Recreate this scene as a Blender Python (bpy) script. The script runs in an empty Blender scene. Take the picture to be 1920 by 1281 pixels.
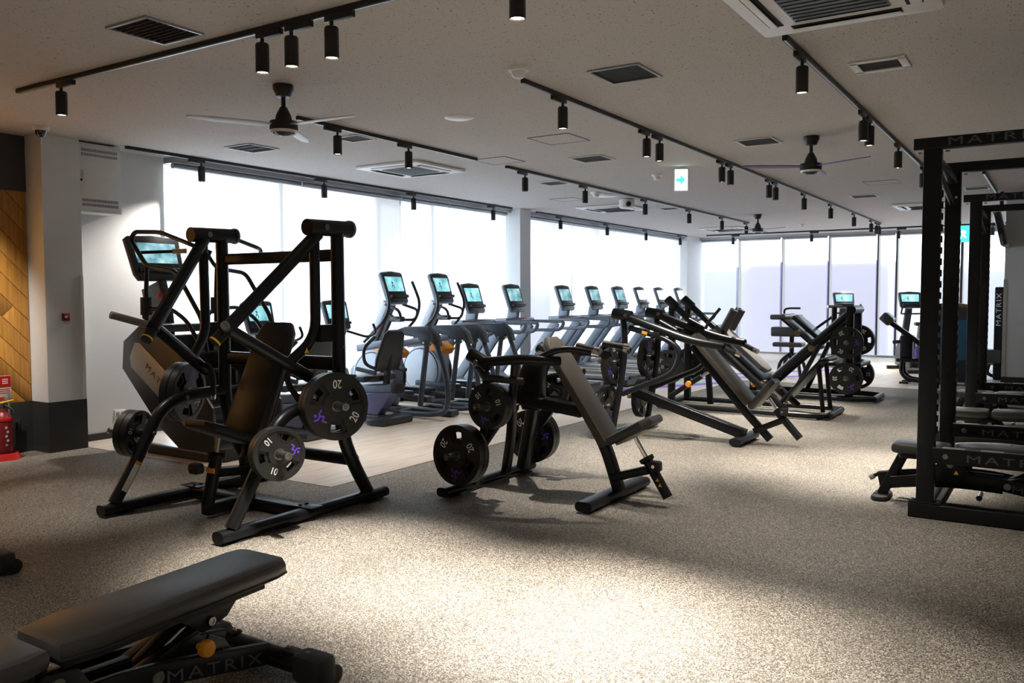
import bpy, bmesh, math, random
from math import sin, cos, pi, radians as R_
from mathutils import Vector as V, Matrix
random.seed(7)
sc = bpy.context.scene
col = sc.collection
# ---------------------------------------------------------------- camera, world, exposure
CAM_Z, PITCH, YAW, ROLL, FPX = 1.5, -.05293, -.57298, -.00204, 1593.
cd = bpy.data.cameras.new('camera'); cam = bpy.data.objects.new('camera', cd); col.objects.link(cam)
fw = V((sin(YAW)*cos(PITCH), cos(YAW)*cos(PITCH), sin(PITCH)))
rt = V((cos(YAW), -sin(YAW), 0)); up = rt.cross(fw)
r2 = cos(ROLL)*rt+sin(ROLL)*up; u2 = -sin(ROLL)*rt+cos(ROLL)*up
cam.matrix_world = Matrix((( r2.x, u2.x, -fw.x, 0), (r2.y, u2.y, -fw.y, 0), (r2.z, u2.z, -fw.z, CAM_Z), (0, 0, 0, 1)))
cd.sensor_width = 36; cd.lens = FPX/1920*36; cd.clip_start = .05; cd.clip_end = 300
sc.camera = cam
sc.view_settings.view_transform = 'Standard'; sc.view_settings.look = 'None'
sc.view_settings.exposure = 1.1; sc.view_settings.gamma = 1; sc.view_settings.use_curve_mapping = False
w = bpy.data.worlds.new('sky'); sc.world = w; w.use_nodes = True
w.node_tree.nodes['Background'].inputs[0].default_value = (.80, .89, 1, 1)
w.node_tree.nodes['Background'].inputs[1].default_value = 3.0
BLIND = .40          # radiance of the daylit window blinds
SPOT_W = 88.         # one ceiling spotlight, on average
# ---------------------------------------------------------------- materials
MATS = {}
def mat(name, c, rough=.5, metal=0., var=.12, vscale=6., bump=0., bscale=60., emit=None, es=1., spec=.5, coat=0.):
    if name in MATS: return MATS[name]
    m = bpy.data.materials.new(name); m.use_nodes = True; nt = m.node_tree; b = nt.nodes['Principled BSDF']
    b.inputs['Roughness'].default_value = rough; b.inputs['Metallic'].default_value = metal
    b.inputs['Specular IOR Level'].default_value = spec; b.inputs['Coat Weight'].default_value = coat
    tc = nt.nodes.new('ShaderNodeTexCoord')
    n = nt.nodes.new('ShaderNodeTexNoise'); n.inputs['Scale'].default_value = vscale; n.inputs['Detail'].default_value = 4
    nt.links.new(tc.outputs['Object'], n.inputs['Vector'])
    r = nt.nodes.new('ShaderNodeMapRange'); r.inputs[3].default_value = 1-var; r.inputs[4].default_value = 1+var
    nt.links.new(n.outputs['Fac'], r.inputs[0])
    mx = nt.nodes.new('ShaderNodeVectorMath'); mx.operation = 'SCALE'; mx.inputs[0].default_value = c
    nt.links.new(r.outputs[0], mx.inputs['Scale']); nt.links.new(mx.outputs[0], b.inputs['Base Color'])
    if bump:
        n2 = nt.nodes.new('ShaderNodeTexNoise'); n2.inputs['Scale'].default_value = bscale
        nt.links.new(tc.outputs['Object'], n2.inputs['Vector'])
        bp = nt.nodes.new('ShaderNodeBump'); bp.inputs['Strength'].default_value = bump; bp.inputs['Distance'].default_value = .002
        nt.links.new(n2.outputs['Fac'], bp.inputs['Height']); nt.links.new(bp.outputs[0], b.inputs['Normal'])
    if emit: b.inputs['Emission Color'].default_value = (*emit, 1); b.inputs['Emission Strength'].default_value = es
    MATS[name] = m; return m
mat('frame', (.0075, .0085, .010), .33, var=.2, bump=.06, bscale=900, spec=.32)
mat('frame_grey', (.12, .15, .20), .38, .3)
mat('rubber', (.012, .012, .012), .62, var=.25)
mat('plate', (.013, .0125, .0115), .40, var=.2, bump=.1, bscale=400)
mat('pad', (.048, .046, .044), .36, var=.15, bump=.25, bscale=500)
mat('pad_brown', (.050, .044, .037), .45, var=.12, bump=.25, bscale=500)
mat('chrome', (.62, .62, .62), .18, 1.)
mat('steel', (.30, .29, .27), .35, 1.)
mat('silver', (.42, .40, .37), .42, .6)
mat('orange', (.85, .33, .02), .4)
mat('yellow', (.9, .55, .02), .5)
mat('white_print', (.75, .75, .72), .6)
mat('grey_print', (.085, .09, .10), .5)
mat('purple_print', (.14, .06, .55), .5)
mat('red', (.55, .015, .012), .35, coat=.5)
mat('red_dark', (.22, .012, .02), .4)
mat('white_plastic', (.75, .75, .74), .4)
mat('white_paint', (.70, .71, .72), .7, var=.04, bump=.1, bscale=120)
mat('dark_base', (.030, .030, .031), .55, var=.15)
mat('dark_grey_wall', (.055, .055, .058), .7)
mat('beige_metal', (.52, .49, .44), .5)
mat('aluminium', (.42, .44, .46), .35, .8)
mat('lamp_black', (.010, .010, .011), .45)
mat('black_hole', (.006, .006, .007), .8)
mat('glass_dark', (.01, .012, .015), .08, coat=1)
mat('lens', (.9, .8, .6), .3, emit=(1, .78, .5), es=9)
mat('exit_green', (.02, .35, .2), .5, emit=(.05, .95, .62), es=.9)
mat('exit_white', (.8, .9, .85), .5, emit=(.75, 1, .92), es=1.3)
mat('hull_grey', (.20, .235, .29), .35, .3)
mat('hull_dark', (.03, .033, .04), .35)
mat('deck', (.03, .03, .032), .6)
mat('fan_white', (.62, .64, .68), .45)
mat('fan_violet', (.12, .10, .28), .45)
mat('blue_shroud', (.03, .12, .20), .2, coat=.6)
mat('tan_strip', (.55, .35, .14), .5)
mat('bottle', (.25, .15, .55), .35)
mat('pad_dark', (.018, .0175, .017), .40, var=.15, bump=.25, bscale=500, spec=.35); mat('pad_light', (.13, .125, .12), .4, bump=.2, bscale=400); mat('tan_steel', (.22, .16, .09), .4, .7)
mat('silver_blue', (.42, .46, .52), .4, .4); mat('hull_blue', (.05, .066, .092), .38, .2); mat('violet_hull', (.16, .17, .30), .4, .3)
mat('teal', (.25, .55, .52), .5); mat('red_line', (.6, .16, .12), .5)
def nodes_mat(name):
    m = bpy.data.materials.new(name); m.use_nodes = True; MATS[name] = m
    return m, m.node_tree, m.node_tree.nodes['Principled BSDF']
def N(nt, t, **k):
    n = nt.nodes.new('ShaderNode'+t)
    for a, v in k.items():
        if a in n.inputs: n.inputs[a].default_value = v
        else: setattr(n, a, v)
    return n
def ramp(nt, src, stops):
    r = nt.nodes.new('ShaderNodeValToRGB'); nt.links.new(src, r.inputs[0]); e = r.color_ramp.elements
    while len(e) < len(stops): e.new(.5)
    for q, (p, c) in zip(e, stops): q.position = p; q.color = (*c, 1)
    return r.outputs[0]
def m_rubber_floor():
    m, nt, b = nodes_mat('rubber_floor'); tc = N(nt, 'TexCoord')
    v = N(nt, 'TexVoronoi', Scale=230.); nt.links.new(tc.outputs['Object'], v.inputs['Vector'])
    sx = N(nt, 'SeparateColor'); nt.links.new(v.outputs['Color'], sx.inputs[0])
    n = N(nt, 'TexNoise', Scale=1.2, Detail=3.); nt.links.new(tc.outputs['Object'], n.inputs['Vector'])
    ad = N(nt, 'Math', operation='MULTIPLY_ADD'); ad.inputs[1].default_value = .25; nt.links.new(n.outputs['Fac'], ad.inputs[0]); nt.links.new(sx.outputs[0], ad.inputs[2])
    c = ramp(nt, ad.outputs[0], [(0, (.030, .027, .023)), (.50, (.050, .045, .037)), (.64, (.115, .10, .08)), (.86, (.23, .20, .16)), (1, (.40, .36, .30))])
    nt.links.new(c, b.inputs['Base Color']); b.inputs['Roughness'].default_value = .62
    bp = N(nt, 'Bump', Strength=.25, Distance=.001); nt.links.new(v.outputs['Distance'], bp.inputs['Height']); nt.links.new(bp.outputs[0], b.inputs['Normal'])
def m_vinyl():
    m, nt, b = nodes_mat('vinyl_floor'); tc = N(nt, 'TexCoord'); mp = N(nt, 'Mapping'); mp.inputs['Scale'].default_value = (9, 1.1, 1)
    nt.links.new(tc.outputs['Object'], mp.inputs[0])
    n = N(nt, 'TexNoise', Scale=1.6, Detail=7., Roughness=.6); nt.links.new(mp.outputs[0], n.inputs['Vector'])
    c = ramp(nt, n.outputs['Fac'], [(.25, (.38, .325, .275)), (.5, (.52, .455, .39)), (.75, (.61, .555, .49))])
    nt.links.new(c, b.inputs['Base Color']); b.inputs['Roughness'].default_value = .42
def m_ceiling():
    m, nt, b = nodes_mat('ceiling_board'); tc = N(nt, 'TexCoord')
    n = N(nt, 'TexNoise', Scale=95., Detail=2.); mp = N(nt, 'Mapping'); mp.inputs['Scale'].default_value = (1, .45, 1)
    nt.links.new(tc.outputs['Object'], mp.inputs[0]); nt.links.new(mp.outputs[0], n.inputs['Vector'])
    c = ramp(nt, n.outputs['Fac'], [(.30, (.10, .09, .085)), (.345, (.52, .495, .48)), (1, (.56, .535, .52))])
    nt.links.new(c, b.inputs['Base Color']); b.inputs['Roughness'].default_value = .85
def m_wood():
    m, nt, b = nodes_mat('oak_board'); tc = N(nt, 'TexCoord'); oi = N(nt, 'ObjectInfo')
    mp = N(nt, 'Mapping'); mp.inputs['Scale'].default_value = (1, 22, 1); nt.links.new(tc.outputs['Object'], mp.inputs[0]); nt.links.new(oi.outputs['Random'], mp.inputs['Location'])
    n = N(nt, 'TexNoise', Scale=2.2, Detail=6.); nt.links.new(mp.outputs[0], n.inputs['Vector'])
    ad = N(nt, 'Math', operation='MULTIPLY_ADD'); ad.inputs[1].default_value = .16; nt.links.new(oi.outputs['Random'], ad.inputs[0]); nt.links.new(n.outputs['Fac'], ad.inputs[2])
    c = ramp(nt, ad.outputs[0], [(.3, (.30, .13, .022)), (.65, (.47, .22, .04)), (.95, (.58, .30, .065))])
    nt.links.new(c, b.inputs['Base Color']); b.inputs['Roughness'].default_value = .5
def m_blind():      # daylit translucent roller fabric: glows by daylight, shows a blur of what stands outside
    m, nt, b = nodes_mat('blind_fabric'); nt.nodes.remove(b); out = nt.nodes['Material Output']
    e = N(nt, 'Emission', Strength=BLIND*.62); e.inputs[0].default_value = (.90, .95, 1, 1)
    rf = N(nt, 'BsdfRefraction', Roughness=.62, IOR=1.12); rf.inputs[0].default_value = (.82, .86, .9, 1)
    df = N(nt, 'BsdfDiffuse'); df.inputs[0].default_value = (.6, .6, .6, 1)
    tc = N(nt, 'TexCoord'); wv = N(nt, 'TexNoise', Scale=300.); nt.links.new(tc.outputs['Object'], wv.inputs['Vector'])
    mr = N(nt, 'MapRange'); mr.inputs[3].default_value = .34; mr.inputs[4].default_value = .40; nt.links.new(wv.outputs['Fac'], mr.inputs[0])
    mx = N(nt, 'MixShader'); nt.links.new(mr.outputs[0], mx.inputs[0]); nt.links.new(rf.outputs[0], mx.inputs[1]); nt.links.new(df.outputs[0], mx.inputs[2])
    ad = N(nt, 'AddShader'); nt.links.new(e.outputs[0], ad.inputs[0]); nt.links.new(mx.outputs[0], ad.inputs[1]); nt.links.new(ad.outputs[0], out.inputs[0])
def m_screen(name, c1, c2, c3, es):
    m, nt, b = nodes_mat(name); tc = N(nt, 'TexCoord')
    n = N(nt, 'TexNoise', Scale=7., Detail=3.); nt.links.new(tc.outputs['Object'], n.inputs['Vector'])
    c = ramp(nt, n.outputs['Fac'], [(.3, c1), (.5, c2), (.7, c3)])
    b.inputs['Base Color'].default_value = (.02, .02, .02, 1); b.inputs['Roughness'].default_value = .15
    nt.links.new(c, b.inputs['Emission Color']); b.inputs['Emission Strength'].default_value = es
def m_glass():
    m, nt, b = nodes_mat('pane'); nt.nodes.remove(b)
    t = N(nt, 'BsdfTransparent'); t.inputs[0].default_value = (.93, .97, .96, 1); g = N(nt, 'BsdfGlossy', Roughness=.02)
    fr = N(nt, 'Fresnel', IOR=1.45); mx = N(nt, 'MixShader'); nt.links.new(fr.outputs[0], mx.inputs[0]); nt.links.new(t.outputs[0], mx.inputs[1]); nt.links.new(g.outputs[0], mx.inputs[2])
    nt.links.new(mx.outputs[0], nt.nodes['Material Output'].inputs[0])
m_rubber_floor(); m_vinyl(); m_ceiling(); m_wood(); m_blind(); m_glass()
m_screen('screen_run', (.10, .32, .36), (.22, .52, .56), (.42, .72, .74), .75)
m_screen('screen_scene', (.03, .07, .08), (.16, .36, .40), (.40, .60, .66), .7)
m_screen('screen_pale', (.50, .62, .70), (.62, .72, .80), (.75, .82, .88), .9)
# ---------------------------------------------------------------- mesh builder
X_, Y_, Z_ = V((1, 0, 0)), V((0, 1, 0)), V((0, 0, 1))
def fillet(pts, r):
    pts = [V(p) for p in pts]
    if r <= 0 or len(pts) < 3: return pts
    o = [pts[0]]
    for a, b, c in zip(pts, pts[1:], pts[2:]):
        d1, d2 = a-b, c-b; k = min(r, d1.length*.48, d2.length*.48)
        p, q = b+d1.normalized()*k, b+d2.normalized()*k
        for i in range(6):
            t = i/5; o.append(p*(1-t)**2+b*2*t*(1-t)+q*t*t)
    o.append(pts[-1]); return o
def rrect(w, h, r, n=3):
    r = min(r, w*.499, h*.499); o = []
    for cx, cy, a0 in ((w/2-r, h/2-r, 0), (-w/2+r, h/2-r, 90), (-w/2+r, -h/2+r, 180), (w/2-r, -h/2+r, 270)):
        for i in range(n+1):
            a = R_(a0+90*i/n); o.append((cx+r*cos(a), cy+r*sin(a)))
    return o
def circ(r, n=12, ry=None): return [(r*cos(2*pi*i/n), (ry or r)*sin(2*pi*i/n)) for i in range(n)]
class M:
    def __init__(s): s.v = []; s.f = []
    def add(s, vs, fs):
        k = len(s.v); s.v += [tuple(v) for v in vs]; s.f += [tuple(i+k for i in f) for f in fs]; return s
    def sweep(s, pts, prof, upv=None, fil=0., cap=True, closed=False):
        P = fillet(pts, fil); n = len(P)
        T = []
        for i in range(n):
            a = P[i-1] if i or closed else P[0]; b = P[(i+1) % n] if i < n-1 or closed else P[-1]
            T.append((b-a).normalized())
        if upv is None: upv = min((Z_, Y_, X_), key=lambda u: max(abs(t.dot(u)) for t in T)+(.0 if u is Z_ else .02))
        else: upv = V(upv)
        vs = []; m = len(prof)
        for p, t in zip(P, T):
            sd = t.cross(upv).normalized(); nn = sd.cross(t)
            vs += [p+sd*x+nn*y for x, y in prof]
        fs = []
        for i in range(n if closed else n-1):
            j = (i+1) % n
            for k in range(m):
                l = (k+1) % m; fs.append((i*m+k, i*m+l, j*m+l, j*m+k))
        if cap and not closed: fs += [tuple(range(m))[::-1], tuple((n-1)*m+k for k in range(m))]
        return s.add(vs, fs)
    def tube(s, pts, r, fil=.08, n=12, **k): return s.sweep(pts, circ(r, n), fil=fil, **k)
    def bar(s, pts, w, h, r=.012, fil=0., **k): return s.sweep(pts, rrect(w, h, r), fil=fil, **k)
    def cyl(s, a, b, r, r2=None, n=16):
        return s.lathe([(0, 0), (r, 0), (r2 if r2 is not None else r, (V(b)-V(a)).length), (0, (V(b)-V(a)).length)], a, V(b)-V(a), n)
    def lathe(s, prof, o, ax=Z_, n=20):
        ax = V(ax).normalized(); o = V(o); u = ax.orthogonal().normalized(); w_ = ax.cross(u); vs = []; fs = []; m = len(prof)
        for i in range(n):
            a = 2*pi*i/n; d = u*cos(a)+w_*sin(a)
            vs += [o+d*r+ax*t for r, t in prof]
        for i in range(n):
            j = (i+1) % n
            for k in range(m-1):
                if prof[k][0] < 1e-6 and prof[k+1][0] < 1e-6: continue
                if prof[k][0] < 1e-6: fs.append((i*m+k, j*m+k+1, i*m+k+1))
                elif prof[k+1][0] < 1e-6: fs.append((i*m+k, j*m+k, i*m+k+1))
                else: fs.append((i*m+k, j*m+k, j*m+k+1, i*m+k+1))
        return s.add(vs, fs)
    def pad(s, poly, t, e, o=(0, 0, 0), ux=X_, uy=Y_, crown=0.):   # rounded slab: outline in (ux,uy), thickness t along ux x uy from o
        ux, uy = V(ux).normalized(), V(uy).normalized(); nz = ux.cross(uy).normalized(); o = V(o)
        n = len(poly); ar = sum(poly[i][0]*poly[(i+1) % n][1]-poly[(i+1) % n][0]*poly[i][1] for i in range(n))
        if ar < 0: poly = poly[::-1]
        nr = []
        for i in range(n):
            a, b, c = V(poly[i-1]), V(poly[i]), V(poly[(i+1) % n]); d = ((b-a).normalized()+(c-b).normalized())
            if d.length < 1e-6: d = (b-a)
            d.normalize(); nr.append(V((-d.y, d.x)))
        e = min(e, t*.499); lay = [(e, 0), (e*.3, e*.3), (0, e), (0, t-e), (e*.3, t-e*.3), (e, t)]
        if e < 1e-5: lay = [(0, 0), (0, t)]
        vs = []
        for ins, z in lay:
            for p, q in zip(poly, nr):
                a = V(p)+q*ins; vs.append(o+ux*a.x+uy*a.y+nz*z)
        fs = []; L = len(lay)
        for i in range(L-1):
            for k in range(n):
                l = (k+1) % n; fs.append((i*n+k, i*n+l, (i+1)*n+l, (i+1)*n+k))
        fs.append(tuple(range(n))[::-1])
        if crown:
            vs.append(o+ux*(sum(p[0] for p in poly)/n)+uy*(sum(p[1] for p in poly)/n)+nz*(t+crown)); c = len(vs)-1
            fs += [((L-1)*n+k, (L-1)*n+(k+1) % n, c) for k in range(n)]
        else: fs.append(tuple((L-1)*n+k for k in range(n)))
        return s.add(vs, fs)
    def box(s, c, sz, e=.0, ux=X_, uy=Y_):
        ux, uy = V(ux).normalized(), V(uy).normalized(); nz = ux.cross(uy)
        p = rrect(sz[0], sz[1], max(e, 1e-4), 2) if e else [(-sz[0]/2, -sz[1]/2), (sz[0]/2, -sz[1]/2), (sz[0]/2, sz[1]/2), (-sz[0]/2, sz[1]/2)]
        return s.pad(p, sz[2], e, V(c)-nz*sz[2]/2, ux, uy)
    def ball(s, c, r, n=12): return s.lathe([(r*sin(pi*i/8), -r*cos(pi*i/8)) for i in range(9)], c, Z_, n)
MC = [0]
def part(name, m, mt, parent=None, kind=None, label=None, sharp=32):
    me = bpy.data.meshes.new(name); me.from_pydata(m.v, [], m.f)
    bm = bmesh.new(); bm.from_mesh(me); bmesh.ops.recalc_face_normals(bm, faces=bm.faces); bm.to_mesh(me); bm.free()
    me.polygons.foreach_set('use_smooth', [True]*len(me.polygons)); me.set_sharp_from_angle(angle=R_(sharp))
    me.materials.append(MATS[mt] if isinstance(mt, str) else mt)
    o = bpy.data.objects.new(name, me); col.objects.link(o)
    if parent: o.parent = parent
    if kind: o['kind'] = kind
    if label: o['label'] = label
    return o
def tag(o, label=None, cat=None, group=None, kind=None):
    for k, v in (('label', label), ('category', cat), ('group', group), ('kind', kind)):
        if v: o[k] = v
    return o
def thing(name, label, cat, loc=(0, 0, 0), rz=0., group=None):
    o = bpy.data.objects.new(name, None); col.objects.link(o); o.location = loc; o.rotation_euler = (0, 0, rz); o.empty_display_size = .2
    return tag(o, label, cat, group)
def copy_tree(o, parent=None):
    c = o.copy(); col.objects.link(c)
    if parent: c.parent = parent
    for ch in list(o.children): copy_tree(ch, c)
    return c
def dup(o, loc, label=None, rz=None, group=None):
    c = copy_tree(o); c.location = loc
    if rz is not None: c.rotation_euler = (0, 0, rz)
    return tag(c, label, None, group)
TXT = {}
def text(name, s, size, mt, parent, o, ux, uy, sx=1., spacing=1., th=.0015, bold=0.):
    key = (s, spacing, bold)
    if key not in TXT:
        cu = bpy.data.curves.new('t', 'FONT'); cu.body = s; cu.align_x = 'CENTER'; cu.align_y = 'CENTER'; cu.size = 1; cu.space_character = spacing; cu.offset = bold; cu.resolution_u = 3
        ob = bpy.data.objects.new('t', cu); col.objects.link(ob); bpy.context.view_layer.update()
        me = bpy.data.meshes.new_from_object(ob.evaluated_get(bpy.context.evaluated_depsgraph_get()))
        TXT[key] = ([tuple(v.co) for v in me.vertices], [tuple(p.vertices) for p in me.polygons])
        bpy.data.objects.remove(ob); bpy.data.curves.remove(cu); bpy.data.meshes.remove(me)
    vs, fs = TXT[key]; ux, uy = V(ux).normalized(), V(uy).normalized(); nz = ux.cross(uy); o = V(o)
    m = M(); m.add([o+ux*(v[0]*size*sx)+uy*(v[1]*size)+nz*th for v in vs], fs)
    return part(name, m, mt, parent)
def plane_rect(x0, y0, x1, y1, z): return M().add([(x0, y0, z), (x1, y0, z), (x1, y1, z), (x0, y1, z)], [(0, 1, 2, 3)])
def abox(x0, x1, y0, y1, z0, z1, e=0.): return M().box(((x0+x1)/2, (y0+y1)/2, (z0+z1)/2), (x1-x0, y1-y0, z1-z0), e)
# ---------------------------------------------------------------- room shell
CZ = 3.05; WX = -8.45; RY = 22.15; RX = 4.6; BY = -4.5
def struct(name, m, mt, parent=None, **k):
    o = part(name, m, mt, parent, **k)
    if not parent: o['kind'] = 'structure'
    return o
fl = struct('floor', abox(-9.6, RX, BY, RY, -.25, 0), 'rubber_floor')
vin = M().add([(WX-.2, 4.79, .0), (-4.79, 4.79, 0), (-4.79, 14.9, 0), (RX, 14.9, 0), (RX, RY, 0), (WX-.2, RY, 0)], [(0, 1, 2, 3, 4, 5)])
vin = M().pad([(WX-.2, 4.79), (-4.79, 4.79), (-4.79, 14.9), (RX, 14.9), (RX, RY), (WX-.2, RY)], .004, 0, (0, 0, 0))
struct('vinyl_inlay', vin, 'vinyl_floor', fl)
for i, (a, b, wd, c) in enumerate([((-5.9, 12.3), (-4.85, 14.3), .26, 'purple_print'), ((-6.2, 14.0), (-4.9, 16.6), .24, 'purple_print'), ((-5.6, 14.6), (-4.0, 16.2), .24, 'purple_print'),
                                   ((-5.75, 13.4), (-4.95, 15.0), .24, 'teal'), ((-5.5, 15.2), (-4.6, 15.9), .14, 'red_line'), ((-4.6, 16.8), (-3.4, 18.6), .22, 'purple_print')]):
    a, b = V((*a, 0)), V((*b, 0)); d = (b-a).normalized(); s = V((-d.y, d.x, 0))*wd/2
    struct('floor_stripe', M().add([a+s+Z_*.0055, a-s+Z_*.0055, b-s+Z_*.0055, b+s+Z_*.0055], [(0, 1, 2, 3)]), c, fl)
struct('ceiling', abox(-9.6, RX, BY, RY+.4, CZ, CZ+.2), 'ceiling_board')
# left wall: dark upper band, oak boards, dark base, column, white wall, windows
WW = WX+.03
wl = struct('wall_left', abox(WX-.2, WX, BY, 5.93, 0, CZ), 'white_paint')
struct('upper_band', abox(WX, WX+.02, BY, 4.41, 2.52, CZ), 'dark_grey_wall', wl)
struct('lower_band', abox(WX, WX+.022, BY, 4.41, 0, .49), 'dark_base', wl)
# oak boards laid at a slant, each cut to the panel between the two bands
def clip(poly, ax, lim, keep_less):
    o = []
    for i in range(len(poly)):
        a, b = poly[i], poly[(i+1) % len(poly)]; ia = (a[ax] <= lim) == keep_less; ib = (b[ax] <= lim) == keep_less
        if ia: o.append(a)
        if ia != ib:
            t = (lim-a[ax])/(b[ax]-a[ax]); o.append((a[0]+(b[0]-a[0])*t, a[1]+(b[1]-a[1])*t))
    return o
BW = .145; dy, dz = cos(R_(-46)), sin(R_(-46)); ny, nz_ = -dz, dy
for i in range(-4, 34):
    off = 4.41-i*BW; L0 = -4.2-(i*2.03) % 3.9
    for k in range(4):
        s0, s1 = L0+k*3.9+.002, L0+(k+1)*3.9-.002
        c = [(3.0+i*0+dy*s+ny*(q), 1.5+dz*s+nz_*(q)) for s, q in ((s0, off-2.4+.002), (s1, off-2.4+.002), (s1, off-2.4+BW-.003), (s0, off-2.4+BW-.003))]
        for ax, lim, kl in ((0, 4.40, True), (0, 1.2, False), (1, 2.519, True), (1, .491, False)):
            c = clip(c, ax, lim, kl) if len(c) > 2 else c
        if len(c) > 2: struct('oak_board', M().pad(c, .016, .0015, (WX, 0, 0), Y_, Z_), 'oak_board', wl)
struct('oak_backing', abox(WX, WX+.006, BY, 1.2, .49, 2.52), 'oak_board', wl)
cl = struct('wall_column_left', abox(WX-.1, -8.145, 4.41, 4.785, .49, CZ), 'white_paint')
struct('column_base', abox(WX-.1, -8.138, 4.403, 4.79, 0, .49), 'dark_base', cl)
struct('corner_guard', abox(-8.147, -8.140, 4.76, 4.788, .49, 1.72), 'white_plastic', cl)
struct('baseboard_left', abox(WX, WX+.012, 4.79, 5.93, 0, .075), 'dark_base')
# left windows
SILL = .10
def blind(name, a, b, label, top=2.93, bot=.06, n=None):
    a, b = V(a), V(b); d = (b-a).normalized(); nrm = V((-d.y, d.x, 0)); m = M(); K = 10; vs = []; fs = []
    for i in range(K+1):
        for z in (bot, top): p = a+(b-a)*(i/K)+nrm*(.004*sin(i*1.3)); vs.append((p.x, p.y, z))
    fs = [(2*i, 2*i+2, 2*i+3, 2*i+1) for i in range(K)]
    t = thing(name, label, 'blind', (a+b)/2, 0, 'roller blinds over the windows')
    L = t.location
    part('blind_fabric', M().add([V(v)-V((L.x, L.y, 0)) for v in vs], fs), 'blind_fabric', t)
    aa, bb = a-V((L.x, L.y, 0)), b-V((L.x, L.y, 0))
    part('roller_tube', M().tube([aa+Z_*(top+.03), bb+Z_*(top+.03)], .032, 0), 'aluminium', t)
    part('hem_bar', M().bar([aa+Z_*bot, bb+Z_*bot], .012, .028, .004), 'aluminium', t)
    return t
def window(n, P0, P1, divs, parent=None, mull='aluminium', mw=.05):
    P0, P1 = V((*P0, 0)), V((*P1, 0)); d = (P1-P0).normalized(); L = (P1-P0).length
    f = M(); f.bar([P0+Z_*.03, P1+Z_*.03], .08, .06, .003); f.bar([P0+Z_*(CZ-.03), P1+Z_*(CZ-.03)], .08, .06, .003)
    w_ = struct('window_%d' % n, f, 'aluminium')
    prev = 0
    for t in divs: struct('mullion', M().bar([P0+d*t+Z_*.05, P0+d*t+Z_*(CZ-.05)], mw, .08, .003, upv=d), mull, w_)
    dd = [0]+list(divs)+[L]
    for a, b in zip(dd, dd[1:]):
        if b-a < .1: continue
        q = P0+d*(a+mw/2); r = P0+d*(b-mw/2)
        struct('window_pane', M().add([q+Z_*.06, r+Z_*.06, r+Z_*(CZ-.06), q+Z_*(CZ-.06)], [(0, 1, 2, 3)]), 'pane', w_)
    return w_
window(1, (WX-.1, 5.93), (WX-.1, 12.75), [1.75, 3.7, 4.9])
window(2, (WX-.1, 13.1), (WX-.1, 21.05), [1.85, 3.8, 5.7])
ys = [5.95, 7.86, 9.84, 11.03, 12.73]
lab = ['beside the white wall', 'second from the white wall', 'third from the white wall', 'narrow, next to the window column']
for i in range(4): blind('roller_blind', (-8.33, ys[i]+.012, 0), (-8.33, ys[i+1]-.012, 0), 'daylit white roller blind behind the cardio machines, '+lab[i])
ys = [13.12, 15.15, 17.1, 19.0, 21.0]
lab = ['just past the window column', 'second past the window column', 'third past the window column', 'next to the far corner']
for i in range(4): blind('roller_blind', (-8.33, ys[i]+.012, 0), (-8.33, ys[i+1]-.012, 0), 'daylit white roller blind behind the treadmills, '+lab[i])
struct('wall_column_window', abox(-8.7, -8.05, 12.75, 13.1, 0, CZ), 'white_paint')
struct('wall_column_corner', abox(-8.7, -8.16, 21.02, RY+.2, 0, CZ), 'white_paint')
struct('trim_1', abox(-8.44, -8.24, 5.93, 12.75, 2.985, CZ), 'aluminium'); struct('trim_2', abox(-8.44, -8.24, 13.1, 21.02, 2.985, CZ), 'aluminium')
# rear windows
xs = [-8.16, -7.15, -6.01, -4.86, -3.73, -3.31, -1.93, -.75]
window(3, (-8.16, RY+.06), (RX, RY+.06), [x+8.16 for x in xs[1:]]+[9.0, 10.4, 11.6], mull='frame', mw=.055)
lab = ['next to the corner column', 'second from the corner column', 'third from the corner column', 'fourth from the corner column', 'narrow strip between two mullions', 'behind the rack uprights', 'between the racks and the white pillar']
for i in range(7): blind('roller_blind', (xs[i]+.028, 22.0, 0), (xs[i+1]-.028, 22.0, 0), 'daylit roller blind on the far wall, '+lab[i], bot=.05)
for i, x in enumerate((-.72, .7, 2.1, 3.4)): blind('roller_blind', (x+.03, 22.0, 0), (x+1.2, 22.0, 0), 'daylit roller blind on the far wall behind the white pillar', bot=.05)
struct('trim_3', abox(-8.16, RX, 21.93, 22.08, 2.985, CZ), 'aluminium')
# right and back of the room (mostly out of view)
pl = struct('wall_pillar_right', abox(-.74, RX, 15.2, 15.9, .24, CZ), 'white_paint')
struct('pillar_base', abox(-.755, RX, 15.19, 15.91, 0, .24), 'dark_base', pl)
struct('corner_guard', abox(-.748, -.70, 15.19, 15.2, .24, 1.75), 'beige_metal', pl)
struct('wall_right', abox(RX, RX+.2, BY, RY, 0, CZ), 'white_paint')
struct('wall_back', abox(-9.6, RX, BY-.2, BY, 0, CZ), 'white_paint')
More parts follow.
